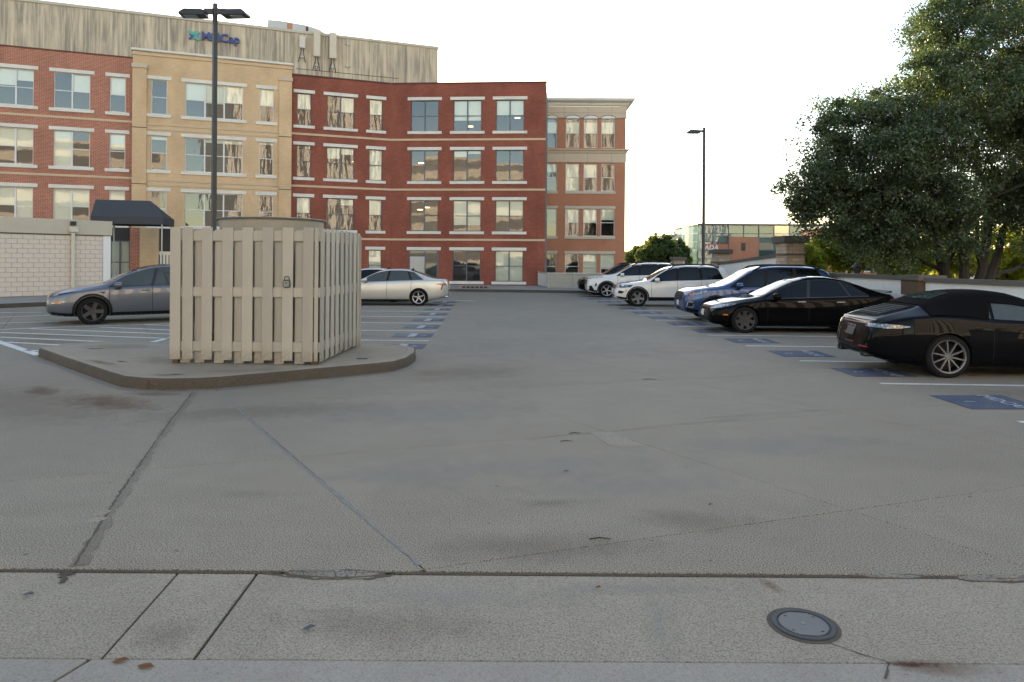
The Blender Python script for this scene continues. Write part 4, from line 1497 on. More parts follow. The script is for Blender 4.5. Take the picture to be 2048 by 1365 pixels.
class Car:
    def __init__(s, name, label, loc, rz, L, zt, zs, zb, hw, ry, paint, xf, xr, R, rim, tw=.225, spokes=(5, 'wide', 'rim_silver'), sub=1, arch=1.10, group='cars parked in the lot', crown=.86):
        s.L, s.xf, s.xr, s.R = L, xf, xr, R
        s.root = thing(name, label, 'car', loc, rz, group)
        s.zt, s.zs, s.zb, s.hw, s.ry, s.cr = curve(zt), curve(zs), curve(zb), curve(hw), curve(ry), crown
        ends = [0, .012, .035, .07, .12, .18]
        xs = ends + list(np.linspace(.26, L - .26, int(L / .095))) + [L - e for e in ends[::-1]]
        vs, n = [], None
        for x in xs:
            half = s.ring(x)
            ring = half + [(-y, z) for y, z in half[1:-1][::-1]]
            n = len(ring)
            vs += [(x, y, z) for y, z in ring]
        N = len(xs)
        fs = [(i * n + k, (i + 1) * n + k, (i + 1) * n + (k + 1) % n, i * n + (k + 1) % n) for i in range(N - 1) for k in range(n)]
        for i0, sgn in ((0, -1), ((N - 1) * n, 1)):
            base = vs[i0:i0 + n]
            cy, cz = 0, (max(p[2] for p in base) + min(p[2] for p in base)) / 2
            prev = i0
            for sc, dx in ((.7, .006), (.3, .009)):
                m0 = len(vs)
                vs += [(p[0] + sgn * dx, p[1] * sc, cz + (p[2] - cz) * sc) for p in base]
                for k in range(n):
                    q = (prev + k, prev + (k + 1) % n, m0 + (k + 1) % n, m0 + k)
                    fs.append(q)
                prev = m0
            fs.append(tuple(range(prev, prev + n)))
        mb = MB()
        mb.add(vs, fs)
        me = mb.mesh('body', [M[paint], M['rubber']], fixn=True)
        o = bpy.data.objects.new('body_tmp', me)
        COL.objects.link(o)
        sm = o.modifiers.new('s', 'SUBSURF')
        sm.levels = sm.render_levels = sub
        cb = MB()
        for x in (xf, xr):
            for sg in (-1, 1):
                w = s.hw(x)
                a, b = sorted((sg * (w + .2), sg * (w - tw - .12)))
                cb.lathe([(.0001, a), (R * arch, a), (R * arch, b), (.0001, b)], 40, 'Y', (x, 0, R * 1.0), 1)
        cm = cb.mesh('cut', [M[paint], M['rubber']], fixn=True)
        bm = bmesh.new()
        bm.from_mesh(cm)
        bmesh.ops.remove_doubles(bm, verts=bm.verts, dist=.0005)
        bmesh.ops.recalc_face_normals(bm, faces=bm.faces)
        bm.to_mesh(cm)
        bm.free()
        co = bpy.data.objects.new('cut_tmp', cm)
        COL.objects.link(co)
        bo = o.modifiers.new('b', 'BOOLEAN')
        bo.operation = 'DIFFERENCE'
        bo.object = co
        bo.solver = 'EXACT'
        dg = bpy.context.evaluated_depsgraph_get()
        fm = bpy.data.meshes.new_from_object(o.evaluated_get(dg))
        bpy.data.objects.remove(o)
        bpy.data.objects.remove(co)
        fm.name = 'body'
        fm.polygons.foreach_set('use_smooth', [True] * len(fm.polygons))
        fm.set_sharp_from_angle(angle=rad(42))
        s.body = link('body', fm, s.root)
        bm = bmesh.new()
        bm.from_mesh(fm)
        s.bvh = BVHTree.FromBMesh(bm)
        bm.free()
        ty, rm = wheel_meshes(R, rim, tw, *spokes)
        for x in (xf, xr):
            for sg in (-1, 1):
                w = bpy.data.objects.new('wheel', None)
                COL.objects.link(w)
                w.parent = s.root
                w.location = (x, sg * (s.hw(x) - tw / 2 - .025), R - .004)
                w.rotation_euler = (0, random.uniform(0, 1.2), 0 if sg < 0 else math.pi)
                link('tyre', ty, w)
                link('rim', rm, w)

    def ring(s, x):
        w, zb, zs, zt, ry = s.hw(x), s.zb(x), s.zs(x), s.zt(x), s.ry(x)
        zt = max(zt, zs + .004)
        sh = .93 * w
        ry = min(ry, sh - .01)
        h = zs - zb
        g = zt - zs
        zr = zs + g * s.cr
        return [(0, zb), (.6 * w, zb), (.90 * w, zb + .015), (.965 * w, zb + .14 * h), (.995 * w, zb + .42 * h), (1.0 * w, zb + .62 * h), (.985 * w, zb + .84 * h), (.955 * w, zs - .02 * h), (sh, zs + .0 * g),
                (sh + (ry - sh) * .33 + .012 * min(1, g * 2), zs + (zr - zs) * .33), (sh + (ry - sh) * .70 + .012 * min(1, g * 2), zs + (zr - zs) * .70), (ry, zr), (ry * .9, zs + g * (s.cr + (1 - s.cr) * .55)), (ry * .55, zs + g * (s.cr + (1 - s.cr) * .92)), (0, zt)]

    def zr(s, x):
        return s.zs(x) + (s.zt(x) - s.zs(x)) * s.cr

    def patch(s, name, poly, mat, view='side', off=.004, both=True, parent=None, sub=2):
        "a thin panel laid on the body: the outline is drawn in a side (x,z), top (x,y), front or rear (y,z) view"
        out = []
        for sg in ((-1, 1) if both else (-1,)):
            bm = bmesh.new()
            bm.faces.new([bm.verts.new((a, b, 0)) for a, b in poly])
            bmesh.ops.triangulate(bm, faces=bm.faces)
            for _ in range(sub):
                es = [e for e in bm.edges if e.calc_length() > .07]
                if es:
                    bmesh.ops.subdivide_edges(bm, edges=es, cuts=1)
                    bmesh.ops.triangulate(bm, faces=[f for f in bm.faces if len(f.verts) > 3])
            for v in bm.verts:
                a, b = v.co.x, v.co.y
                if view == 'side':
                    o, d = Vector((a, sg * 2, b)), Vector((0, -sg, 0))
                elif view == 'top':
                    o, d = Vector((a, b * -sg, 3)), Vector((0, 0, -1))
                elif view == 'front':
                    o, d = Vector((-2, a * -sg, b)), Vector((1, 0, 0))
                else:
                    o, d = Vector((s.L + 2, a * -sg, b)), Vector((-1, 0, 0))
                hit, nr, _, _ = s.bvh.ray_cast(o, d)
                if hit is None or (view == 'side' and abs(hit.y) < .1):
                    hit, nr, _, _ = s.bvh.find_nearest(o + d * 1.15)
                if nr.dot(d) > 0:
                    nr = -nr
                v.co = hit + (nr * .6 - d * .4).normalized() * off
            bm.normal_update()
            ctr = Vector((s.L / 2, 0, .7))
            dd = sum((f.normal.dot(f.calc_center_median() - ctr) for f in bm.faces))
            if dd < 0:
                bmesh.ops.reverse_faces(bm, faces=bm.faces)
            me = bpy.data.meshes.new(name)
            bm.to_mesh(me)
            bm.free()
            me.materials.append(M[mat])
            me.polygons.foreach_set('use_smooth', [True] * len(me.polygons))
            out.append(link(name, me, parent or s.root))
        return out

    def glass_span(s, xl0, xu0, xl1, xu1, lo=.03, hi=.02, n=9):
        low = [(xl0 + (xl1 - xl0) * k / n) for k in range(n + 1)]
        up = [(xu0 + (xu1 - xu0) * k / n) for k in range(n + 1)]
        a = [(x, s.zs(x) + lo) for x in low]
        b = [(x, max(s.zr(x) - hi, s.zs(x) + lo + .004)) for x in up]
        return a + b[::-1]

    def glasses(s, spans, mat='car_glass', trim='rubber', pad=.022):
        xa = min(sp[0] for sp in spans)
        xb = max(sp[2] for sp in spans)
        ua, ub = min(sp[1] for sp in spans), max(sp[3] for sp in spans)
        s.patch('window_surround', s.glass_span(xa - pad * 2, ua - pad, xb + pad * 1.5, ub + pad, .012, .004, 18), trim, off=.003, sub=3)
        for sp in spans:
            s.patch('side_window', s.glass_span(*sp), mat, off=.007, sub=3)

    def screen(s, name, x0, x1, k0=.9, k1=.88, mat='car_glass', off=.005, bow=.06):
        n = 8
        pts = []
        for k in range(n + 1):
            t = k / n * 2 - 1
            pts.append((x0 - bow * (1 - t * t) * (1 if x1 > x0 else -1), t * s.ry(x0) * k0))
        for k in range(n + 1):
            t = 1 - k / n * 2
            pts.append((x1 - bow * .5 * (1 - t * t) * (1 if x1 > x0 else -1), t * s.ry(x1) * k1))
        return s.patch(name, pts, mat, 'top', off, both=False, sub=3)[0]

    def seam(s, x0, x1=None, zlo=.1, zhi=.0, w=.011):
        x1 = x0 if x1 is None else x1
        za, zb = s.zb(x0) + zlo, s.zs(x1) + zhi
        n = 6
        a = [(x0 + (x1 - x0) * k / n - w / 2, za + (zb - za) * k / n) for k in range(n + 1)]
        s.patch('door_seam', a + [(p[0] + w, p[1]) for p in a[::-1]], 'rubber', off=.0025, sub=1)

    def hline(s, name, x0, x1, z0, z1, w, mat, off=.003, n=10):
        a = [(x0 + (x1 - x0) * k / n, z0 + (z1 - z0) * k / n) for k in range(n + 1)]
        s.patch(name, a + [(p[0], p[1] + w) for p in a[::-1]], mat, off=off, sub=1)

    def sill(s, h=.13, mat='rubber', x0=None, x1=None):
        x0 = s.xf + s.R * 1.14 if x0 is None else x0
        x1 = s.xr - s.R * 1.14 if x1 is None else x1
        n = 8
        a = [(x0 + (x1 - x0) * k / n) for k in range(n + 1)]
        s.patch('side_sill', [(x, s.zb(x) + .025) for x in a] + [(x, s.zb(x) + h) for x in a[::-1]], mat, off=.005)

    def arches(s, w=.055, mat='rubber', a0=-8, a1=188):
        for x in (s.xf, s.xr):
            r0, r1 = s.R * 1.118, s.R * 1.118 + w
            an = [rad(a0 + (a1 - a0) * k / 20) for k in range(21)]
            s.patch('arch_trim', [(x + r0 * math.cos(a), s.R + r0 * math.sin(a)) for a in an] + [(x + r1 * math.cos(a), s.R + r1 * math.sin(a)) for a in an[::-1]], mat, off=.005, sub=1)

    def mirror(s, x, z, mat, ln=.2):
        for sg in (-1, 1):
            y = s.hw(x) * .93
            mb = MB()
            prof = [(0, .0, .10), (.05, .12, .12), (.13, .13, .11), (.2, .11, .09)]
            vs, fs = [], []
            for k, (dx, hh, ww) in enumerate([(-.10, .045, .05), (-.06, .075, .09), (.02, .085, .105), (.075, .075, .10)]):
                for a in range(10):
                    t = 2 * math.pi * a / 10
                    vs.append((x + dx, sg * (y + .15 + ww * math.cos(t)), z + .06 + hh * math.sin(t)))
            for k in range(3):
                for a in range(10):
                    fs.append((k * 10 + a, k * 10 + (a + 1) % 10, k * 10 + 10 + (a + 1) % 10, k * 10 + 10 + a))
            fs += [tuple(range(10)), tuple(range(30, 40))]
            m_ = MB().add(vs, fs).build('wing_mirror', M[mat], s.root, smooth=45, fixn=True)
            MB().box(x - .03, x + .05, min(sg * (y - .06), sg * (y + .1)), max(sg * (y - .06), sg * (y + .1)), z - .03, z + .012).build('mirror_foot', M['rubber'], m_)

    def handle(s, x, z, mat, ln=.2):
        s.patch('door_handle', [(x, z), (x + ln, z + .006), (x + ln, z + .032), (x, z + .026)], mat, off=.018, sub=1)

    def plate(s, view, z, mat='plate', y=0., w=.30, h=.15):
        s.patch('number_plate', [(y - w / 2, z), (y + w / 2, z), (y + w / 2, z + h), (y - w / 2, z + h)], mat, view, .014, both=False, sub=1)

    def roof_rails(s, x0, x1, mat='rubber', hgt=.065):
        for sg in (-1, 1):
            pts = []
            for k in range(9):
                x = x0 + (x1 - x0) * k / 8
                up = hgt if 0 < k < 8 else -.01
                pts.append((x, sg * s.ry(x) * .97, s.zr(x) + .02 + up))
            MB().tube(pts, .027, 6).build('roof_rail', M[mat], s.root, smooth=True)

    def fin(s, x, mat='rubber'):
        z = s.zt(x)
        MB().add([(x, -.03, z - .01), (x, .03, z - .01), (x + .16, .02, z - .02), (x + .16, -.02, z - .02), (x + .14, 0, z + .06)], [(0, 1, 2, 3), (0, 4, 1), (1, 4, 2), (2, 4, 3), (3, 4, 0)]).build('antenna_fin', M[mat], s.root, fixn=True)

    def place(s, local, world):
        "move the car so that a local point stands at a world point"
        rz = s.root.rotation_euler.z
        p = Matrix.Rotation(rz, 3, 'Z') @ Vector(local)
        s.root.location = Vector(world) - p


def near(c, x):
    return (x, -(c.hw(x) - .02), 0)


GL = 'cars parked in the lot'

# --- grey crossover on the left
c = Car('parked_car', 'dark grey crossover with black wheels standing in the hatched bay', (0, 0, 0), rad(33), 4.75,
        [(0, .68), (.04, .78), (.14, .85), (.5, .945), (.9, 1.015), (1.25, 1.075), (1.38, 1.115), (1.8, 1.34), (2.15, 1.49), (2.5, 1.585), (2.85, 1.62), (3.3, 1.59), (3.8, 1.47), (4.2, 1.32), (4.5, 1.19), (4.62, 1.13), (4.71, 1.0), (4.75, .88)],
        [(0, .64), (.14, .775), (.5, .87), (.9, .93), (1.3, .98), (2, 1.0), (3, 1.03), (3.8, 1.08), (4.3, 1.10), (4.6, 1.06), (4.75, .84)],
        [(0, .34), (.12, .26), (.5, .21), (.9, .2), (4, .21), (4.5, .28), (4.75, .40)],
        [(0, .68), (.03, .77), (.10, .84), (.30, .90), (.8, .945), (1.5, .955), (3.2, .96), (4.0, .955), (4.4, .90), (4.62, .81), (4.75, .66)],
        [(0, .42), (.3, .60), (1.2, .74), (1.9, .68), (2.6, .63), (3.4, .62), (4.1, .64), (4.6, .66), (4.75, .5)],
        'paint_grey', 1.03, 3.84, .365, .26, spokes=(5, 'wide', 'rim_dark'))
c.place(near(c, 1.03), (-11.19, 18.69, 0))
c.glasses([(1.42, 1.75, 2.42, 2.55), (2.50, 2.63, 3.55, 3.35), (3.62, 3.42, 3.98, 3.62)], 'car_glass_clear', 'black_metal')
c.screen('windscreen', 1.36, 2.12)
c.screen('roof_glass', 2.18, 3.2, .85, .85)
c.screen('rear_window', 4.42, 3.42)
for x in (1.42, 2.46, 3.46):
    c.seam(x)
for x in (2.18, 3.2):
    c.handle(x, .885, 'rim_dark')
c.sill(.12)
c.arches(.06)
c.mirror(1.62, 1.0, 'paint_grey')
c.patch('headlight', [(.05, .745), (.2, .785), (.5, .845), (.70, .895), (.5, .875), (.2, .825), (.05, .785)], 'dark_lamp', off=.006)
c.patch('bumper_skirt', [(.06, .285), (.35, .235), (.62, .225), (.62, .31), (.35, .325), (.06, .37)], 'rubber', off=.006)
c.patch('side_lamp', [(.10, .585), (.3, .58), (.46, .60), (.44, .645), (.16, .64)], 'lamp_glass', off=.006)
c.patch('marker_lamp', [(.19, .595), (.33, .595), (.33, .625), (.19, .625)], 'amber', off=.01, sub=1)
c.patch('lower_grille', [(-.55, .34), (.55, .34), (.5, .43), (-.5, .43)], 'rubber', 'front', .006, both=False)
c.plate('front', .45, 'plate_green')
c.patch('fender_badge', [(1.18, .875), (1.34, .865), (1.27, .835)], 'rubber', off=.006, sub=0)
for sg in (-1, 1):
    MB().lathe([(.001, -.04), (.12, -.03), (.13, .3), (.1, .48), (.05, .5), (.001, .5)], 10, 'Z', (2.45, sg * .35, .78)).build('seat', M['seat'], c.root, smooth=True)

# --- silver sedan in the left row
CAM = dict(L=4.88,
           zt=[(0, .58), (.05, .67), (.2, .76), (.6, .85), (1.0, .91), (1.3, .96), (1.45, 1.0), (1.9, 1.23), (2.25, 1.37), (2.65, 1.435), (3.0, 1.44), (3.4, 1.40), (3.8, 1.27), (4.15, 1.12), (4.4, 1.055), (4.7, 1.045), (4.82, .99), (4.88, .85)],
           zs=[(0, .54), (.2, .68), (.6, .79), (1.3, .89), (2.2, .93), (3.2, .965), (4.0, 1.0), (4.5, 1.0), (4.8, .95), (4.88, .80)],
           zb=[(0, .3), (.15, .22), (.6, .18), (1, .18), (4, .18), (4.5, .24), (4.88, .38)],
           hw=[(0, .58), (.05, .70), (.15, .80), (.4, .87), (.9, .91), (1.6, .92), (3.4, .92), (4.2, .905), (4.6, .84), (4.78, .76), (4.88, .62)],
           ry=[(0, .42), (.4, .6), (1.3, .70), (1.9, .63), (2.6, .57), (3.3, .56), (3.9, .61), (4.4, .70), (4.75, .65), (4.88, .5)])


def sedan(label, paint, world, rz, glass, world_x=None, key=None):
    c = Car('parked_car', label, (0, 0, 0), rz, CAM['L'], CAM['zt'], CAM['zs'], CAM['zb'], CAM['hw'], CAM['ry'], paint, .95, 3.775, .335, .245, spokes=(5, 'five', 'rim_silver'))
    c.place(near(c, 3.775), world)
    c.glasses([(1.52, 1.85, 2.50, 2.58), (2.58, 2.66, 3.45, 3.30), (3.52, 3.36, 3.95, 3.55)], glass, 'rubber', .012)
    c.hline('belt_trim', 1.5, 3.95, .905, 1.005, .014, 'chrome', .009)
    c.screen('windscreen', 1.45, 2.2)
    c.screen('rear_window', 4.2, 3.42)
    for x, x2 in ((1.5, 1.5), (2.54, 2.54), (3.42, 3.50)):
        c.seam(x, x2)
    for x in (2.28, 3.18):
        c.handle(x, .84, paint)
    c.sill(.07, 'rubber')
    c.mirror(1.72, .94, paint)
    c.patch('tail_lamp', [(4.4, .86), (4.62, .875), (4.85, .885), (4.85, .80), (4.7, .81), (4.52, .835)], 'red_lens', off=.006)
    c.patch('lamp_fin', [(4.66, .81), (4.72, .81), (4.66, .62), (4.63, .62)], 'rubber', off=.006, sub=1)
    c.patch('rear_lamp', [(.45, .79), (.72, .79), (.70, .88), (.45, .88)], 'red_lens', 'rear', .006)
    c.patch('diffuser', [(-.6, .27), (.6, .27), (.66, .42), (-.66, .42)], 'rubber', 'rear', .006, both=False)
    for sg in (-1, 1):
        MB().tube([(4.7, sg * .52, .34), (4.9, sg * .52, .34)], .05, 10).build('exhaust', M['chrome'], c.root, smooth=True)
    c.plate('rear', .62)
    c.patch('headlight', [(.08, .60), (.3, .63), (.62, .72), (.3, .71), (.1, .67)], 'lamp_glass', off=.006)
    c.patch('grille', [(-.55, .3), (.55, .3), (.5, .55), (-.5, .55)], 'rubber', 'front', .006, both=False)
    c.fin(3.35)
    return c


c = sedan('silver sedan with two-tone wheels, nearest in the left row of stalls', 'paint_silver', (-3.62, 27.2, 0), rad(1.5), 'car_glass_clear')
c = sedan('white sedan mostly hidden behind the silver sedan', 'paint_white', (-5.0, 29.55, 0), rad(1.5), 'car_glass')
c.patch('sunroof', [(2.3, -.4), (3.0, -.4), (3.0, .4), (2.3, .4)], 'car_glass', 'top', both=False)

# --- black sedan in the right row
c = Car('parked_car', 'black glossy sedan with dark wheels in front of the blue crossover', (0, 0, 0), rad(-2.5), 4.69,
        [(0, .52), (.05, .62), (.15, .69), (.5, .78), (.9, .86), (1.2, .91), (1.32, .945), (1.8, 1.18), (2.2, 1.345), (2.6, 1.43), (2.9, 1.44), (3.3, 1.395), (3.8, 1.24), (4.2, 1.09), (4.45, 1.02), (4.6, 1.0), (4.66, .93), (4.69, .78)],
        [(0, .48), (.15, .60), (.5, .71), (.9, .78), (1.3, .84), (2, .875), (3, .91), (3.8, .955), (4.3, .97), (4.6, .94), (4.69, .74)],
        [(0, .27), (.12, .20), (.5, .165), (.9, .155), (4, .165), (4.4, .22), (4.69, .36)],
        [(0, .58), (.04, .69), (.12, .78), (.32, .865), (.8, .915), (1.5, .925), (3.2, .93), (4.0, .92), (4.4, .86), (4.58, .78), (4.69, .64)],
        [(0, .42), (.3, .58), (1.2, .70), (1.9, .63), (2.6, .57), (3.4, .56), (4.0, .60), (4.5, .66), (4.69, .5)],
        'paint_black', .845, 3.72, .335, .245, spokes=(7, 'wide', 'rim_dark'))
c.place(near(c, .845), (5.89, 17.65, 0))
c.glasses([(1.42, 1.75, 2.38, 2.48), (2.46, 2.56, 3.42, 3.26), (3.49, 3.32, 3.9, 3.5)], 'car_glass', 'black_metal')
c.screen('windscreen', 1.33, 2.12)
c.screen('roof_glass', 2.18, 3.1, .85, .85)
c.screen('rear_window', 4.2, 3.2)
for x in (1.40, 2.42, 3.4):
    c.seam(x)
for x in (2.14, 3.1):
    c.handle(x, .79, 'rim_grey')
c.hline('belt_trim', 1.5, 3.9, .868, .95, .008, 'rim_grey', .008)
c.sill(.07)
c.mirror(1.6, .88, 'paint_black')
c.patch('headlight', [(.06, .60), (.2, .625), (.5, .69), (.66, .74), (.5, .735), (.2, .69)], 'lamp_glass', off=.006)
c.patch('lower_grille', [(-.6, .27), (.6, .27), (.55, .36), (-.55, .36)], 'rubber', 'front', .006, both=False)
c.plate('front', .40, 'plate', 0, .3, .15)
c.patch('marker_lamp', [(.3, .45), (.42, .45), (.42, .475), (.3, .475)], 'amber', off=.008, sub=1)
c.patch('tail_lamp', [(4.42, .80), (4.64, .80), (4.62, .90), (4.46, .90)], 'red_lens', off=.006)
MB().add([(4.38, -.62, 1.04), (4.38, .62, 1.04), (4.62, .58, 1.085), (4.62, -.58, 1.085), (4.6, .58, 1.04), (4.6, -.58, 1.04)], [(0, 1, 2, 3), (3, 2, 4, 5), (0, 5, 4, 1), (0, 3, 5), (1, 4, 2)]).build('boot_spoiler', M['paint_black'], c.root)


def suv(label, paint, L, H, world, rz, xf, wb, spk, glass, R=.36, rim=.25, hood=1.0, belt=1.04, W_=.92, rear='upright', nose=.64, cls='suv', claddings=True, rails='rubber', surround='rubber'):
    k = L / 4.7
    hz = H / 1.68
    zt = [(0, nose), (.04, nose + .10), (.14, hood - .14), (.4, hood - .07), (.8, hood - .015), (1.15 * k, hood + .03), (1.3 * k, hood + .07), (1.75 * k, 1.35 * hz), (2.1 * k, 1.56 * hz), (2.45 * k, 1.645 * hz), (2.9 * k, 1.68 * hz), (3.5 * k, 1.675 * hz), (4.05 * k, 1.63 * hz), (4.28 * k, 1.57 * hz), (4.45 * k, 1.38 * hz), (4.58 * k, 1.17 * hz), (4.65 * k, 1.05), (4.69 * k, .9), (L, .72)]
    zs = [(0, nose - .05), (.14, hood - .20), (.5, hood - .11), (1.2 * k, hood - .045), (2.0 * k, belt - .02), (3.2 * k, belt + .02), (4.2 * k, belt + .06), (4.5 * k, belt + .04), (L, .70)]
    zb = [(0, .36), (.12, .27), (.5, .23), (1, .22), (3.8 * k, .23), (4.4 * k, .3), (L, .42)]
    hw = [(0, W_ - .24), (.03, W_ - .15), (.10, W_ - .085), (.3, W_ - .04), (.8, W_ - .01), (1.5, W_), (3.4 * k, W_), (4.2 * k, W_ - .03), (4.5 * k, W_ - .09), (4.62 * k, W_ - .15), (L, W_ - .28)]
    ry = [(0, W_ - .42), (.3, W_ - .26), (1.2 * k, W_ - .18), (1.9 * k, W_ - .24), (2.6 * k, W_ - .28), (3.6 * k, W_ - .28), (4.3 * k, W_ - .24), (4.55 * k, W_ - .22), (L, W_ - .38)]
    c = Car('parked_car', label, (0, 0, 0), rz, L, zt, zs, zb, hw, ry, paint, xf, xf + wb, R, rim, .23, spk, crown=.88)
    c.place(near(c, xf), world)
    c.glasses([(1.40 * k, 1.72 * k, 2.38 * k, 2.46 * k), (2.46 * k, 2.54 * k, 3.32 * k, 3.28 * k), (3.42 * k, 3.38 * k, 4.22 * k, 4.0 * k)], glass, surround)
    c.screen('windscreen', 1.3 * k, 2.06 * k)
    c.screen('rear_window', 4.52 * k, 4.3 * k)
    for x, x2 in ((1.42 * k, 1.42 * k), (2.42 * k, 2.42 * k), (3.30 * k, 3.37 * k)):
        c.seam(x, x2)
    for x in (2.12 * k, 3.05 * k):
        c.handle(x, belt - .13, paint)
    c.mirror(1.62 * k, belt - .02, paint)
    if claddings:
        xb = xf - R * 1.2
        c.patch('bumper_skirt', [(.05, .30), (.3, .255), (xb, .245), (xb, .36), (.3, .38), (.05, .42)], 'rubber', off=.006)
        c.patch('rear_skirt', [(xf + wb + R * 1.2, .25), (4.3 * k, .30), (L - .06, .42), (L - .06, .52), (4.2 * k, .42), (xf + wb + R * 1.2, .38)], 'rubber', off=.006)
        c.sill(.17)
        c.arches(.05)
    if rails:
        c.roof_rails(2.1 * k, 4.1 * k, rails)
    return c


# --- long white crossover
c = suv('white crossover with grey five-spoke wheels and chrome window trim in the right row', 'paint_white', 4.70, 1.66, (4.96, 27.55, 0), rad(-2), .88, 2.79, (5, 'wide', 'rim_grey'), 'car_glass', hood=.99, belt=1.03)
c.patch('headlight', [(.04, .74), (.3, .745), (.60, .77), (.70, .86), (.3, .865), (.04, .84)], 'dark_lamp', off=.006)
c.patch('headlight_bar', [(.05, .79), (.5, .805), (.5, .825), (.05, .81)], 'chrome', off=.009, sub=1)
c.patch('grille', [(-.6, .70), (.6, .70), (.62, .82), (-.62, .82)], 'rubber', 'front', .006, both=False)
for z in (.73, .77):
    c.patch('grille_bar', [(-.58, z), (.58, z), (.58, z + .014), (-.58, z + .014)], 'chrome', 'front', .012, both=False, sub=1)
c.patch('fog_lamp', [(.10, .53), (.26, .52), (.36, .60), (.14, .64)], 'rubber', off=.006, sub=1)
c.patch('lower_intake', [(-.7, .33), (.7, .33), (.66, .46), (-.66, .46)], 'rubber', 'front', .006, both=False)
c.patch('marker_lamp', [(.40, .60), (.44, .60), (.44, .68), (.40, .68)], 'amber', off=.007, sub=1)
c.plate('front', .55)
c.hline('body_crease', .95, 4.3, .90, .955, .012, 'paint_white', .008)

# --- white three-row SUV further back
c = suv('large white three-row car with split-spoke wheels behind the white crossover', 'paint_white', 4.89, 1.74, (4.63, 34.1, 0), rad(-1.5), .95, 2.79, (5, 'split', 'rim_silver'), 'car_glass', R=.375, rim=.27, hood=1.10, belt=1.10, W_=.96, nose=.78)
c.patch('headlight', [(.08, .93), (.35, .94), (.75, 1.0), (.8, 1.03), (.4, 1.03), (.1, 1.0)], 'lamp_glass', off=.006)
c.patch('grille', [(-.62, .55), (.62, .55), (.55, .92), (-.55, .92)], 'rubber', 'front', .006, both=False)
for z in (.6, .68, .76, .84):
    c.patch('grille_bar', [(-.56, z), (.56, z), (.56, z + .03), (-.56, z + .03)], 'rim_dark', 'front', .012, both=False, sub=1)
c.patch('bumper_intake', [(.1, .38), (.34, .38), (.22, .58), (.1, .6)], 'rubber', off=.006, sub=1)
c.patch('fog_slot', [(.36, .56), (.44, .56), (.46, .70), (.41, .72)], 'rubber', off=.006, sub=1)
c.plate('front', .48)
c.fin(4.1, 'paint_white')

# --- black SUV peeking out behind it
c = suv('black car almost hidden behind the large white three-row car', 'paint_black', 4.6, 1.70, (4.42, 36.6, 0), rad(-1.5), .9, 2.7, (5, 'wide', 'rim_dark'), 'car_glass', hood=1.0, belt=1.05)
c.patch('headlight', [(.06, .82), (.3, .83), (.5, .86), (.5, .92), (.06, .9)], 'lamp_glass', off=.006)
c.patch('grille', [(-.5, .5), (.5, .5), (.5, .8), (-.5, .8)], 'rim_dark', 'front', .006, both=False)
c.plate('front', .4)

# --- blue crossover
c = suv('metallic blue crossover with black roof rails between black sedan and white crossover', 'paint_blue', 4.63, 1.70, (6.05, 20.75, 0), rad(-2), .92, 2.67, (5, 'wide', 'rim_grey'), 'car_glass', hood=1.06, belt=1.06, W_=.91, nose=.78)
c.patch('headlight', [(.05, .80), (.25, .79), (.42, .83), (.66, .90), (.74, .955), (.4, .945), (.05, .91)], 'lamp_glass', off=.006)
c.patch('marker_lamp', [(.17, .80), (.28, .80), (.28, .85), (.17, .85)], 'amber', off=.009, sub=1)
c.patch('grille', [(-.42, .62), (.42, .62), (.48, .78), (.42, .92), (-.42, .92), (-.48, .78)], 'rubber', 'front', .006, both=False)
for z in (.66, .71, .76, .81, .86):
    c.patch('grille_bar', [(-.40, z), (.40, z), (.40, z + .016), (-.40, z + .016)], 'rim_grey', 'front', .012, both=False, sub=1)
c.patch('fog_surround', [(.06, .44), (.26, .42), (.33, .60), (.1, .62)], 'chrome', off=.006, sub=1)
c.patch('fog_lamp', [(.10, .47), (.23, .455), (.28, .57), (.13, .585)], 'rubber', off=.010, sub=1)
c.patch('bumper_skirt', [(-.75, .30), (.75, .30), (.72, .42), (-.72, .42)], 'rubber', 'front', .006, both=False)
c.plate('front', .47)
c.patch('tail_spoiler', [(4.0, -.55), (4.3, -.5), (4.3, .5), (4.0, .55)], 'rubber', 'top', .02, both=False)

# --- black convertible, tail towards the aisle
c = Car('parked_car', 'black convertible with fabric roof and silver multi-spoke wheels, nearest on the right', (0, 0, 0), rad(180 - 3), 4.55,
        [(0, .48), (.05, .57), (.2, .68), (.6, .79), (1.0, .88), (1.35, .95), (1.5, .99), (1.85, 1.18), (2.2, 1.315), (2.55, 1.355), (2.9, 1.34), (3.25, 1.275), (3.5, 1.19), (3.72, 1.10), (3.98, 1.03), (4.2, .965), (4.36, .90), (4.43, .86), (4.47, .78), (4.51, .66), (4.545, .54), (4.55, .47)],
        [(0, .44), (.2, .62), (.6, .75), (1.0, .82), (1.4, .845), (2.0, .87), (2.6, .90), (3.1, .95), (3.5, .975), (3.9, .95), (4.15, .90), (4.33, .84), (4.42, .78), (4.48, .68), (4.53, .54), (4.55, .45)],
        [(0, .25), (.12, .17), (.5, .14), (.9, .13), (3.6, .14), (4.0, .18), (4.3, .24), (4.45, .30), (4.55, .38)],
        [(0, .48), (.05, .60), (.15, .72), (.4, .83), (.9, .895), (1.5, .875), (2.3, .87), (2.8, .905), (3.3, .945), (3.7, .94), (4.0, .90), (4.25, .82), (4.4, .73), (4.5, .62), (4.55, .46)],
        [(0, .34), (.4, .54), (1.3, .66), (1.9, .59), (2.4, .55), (2.9, .55), (3.3, .56), (3.7, .58), (4.1, .60), (4.35, .58), (4.5, .5), (4.55, .36)],
        'paint_midnight', .95, 3.40, .342, .268, .27, (10, 'thin', 'rim_grey'), arch=1.075, crown=.80)
rzc = c.root.rotation_euler.z
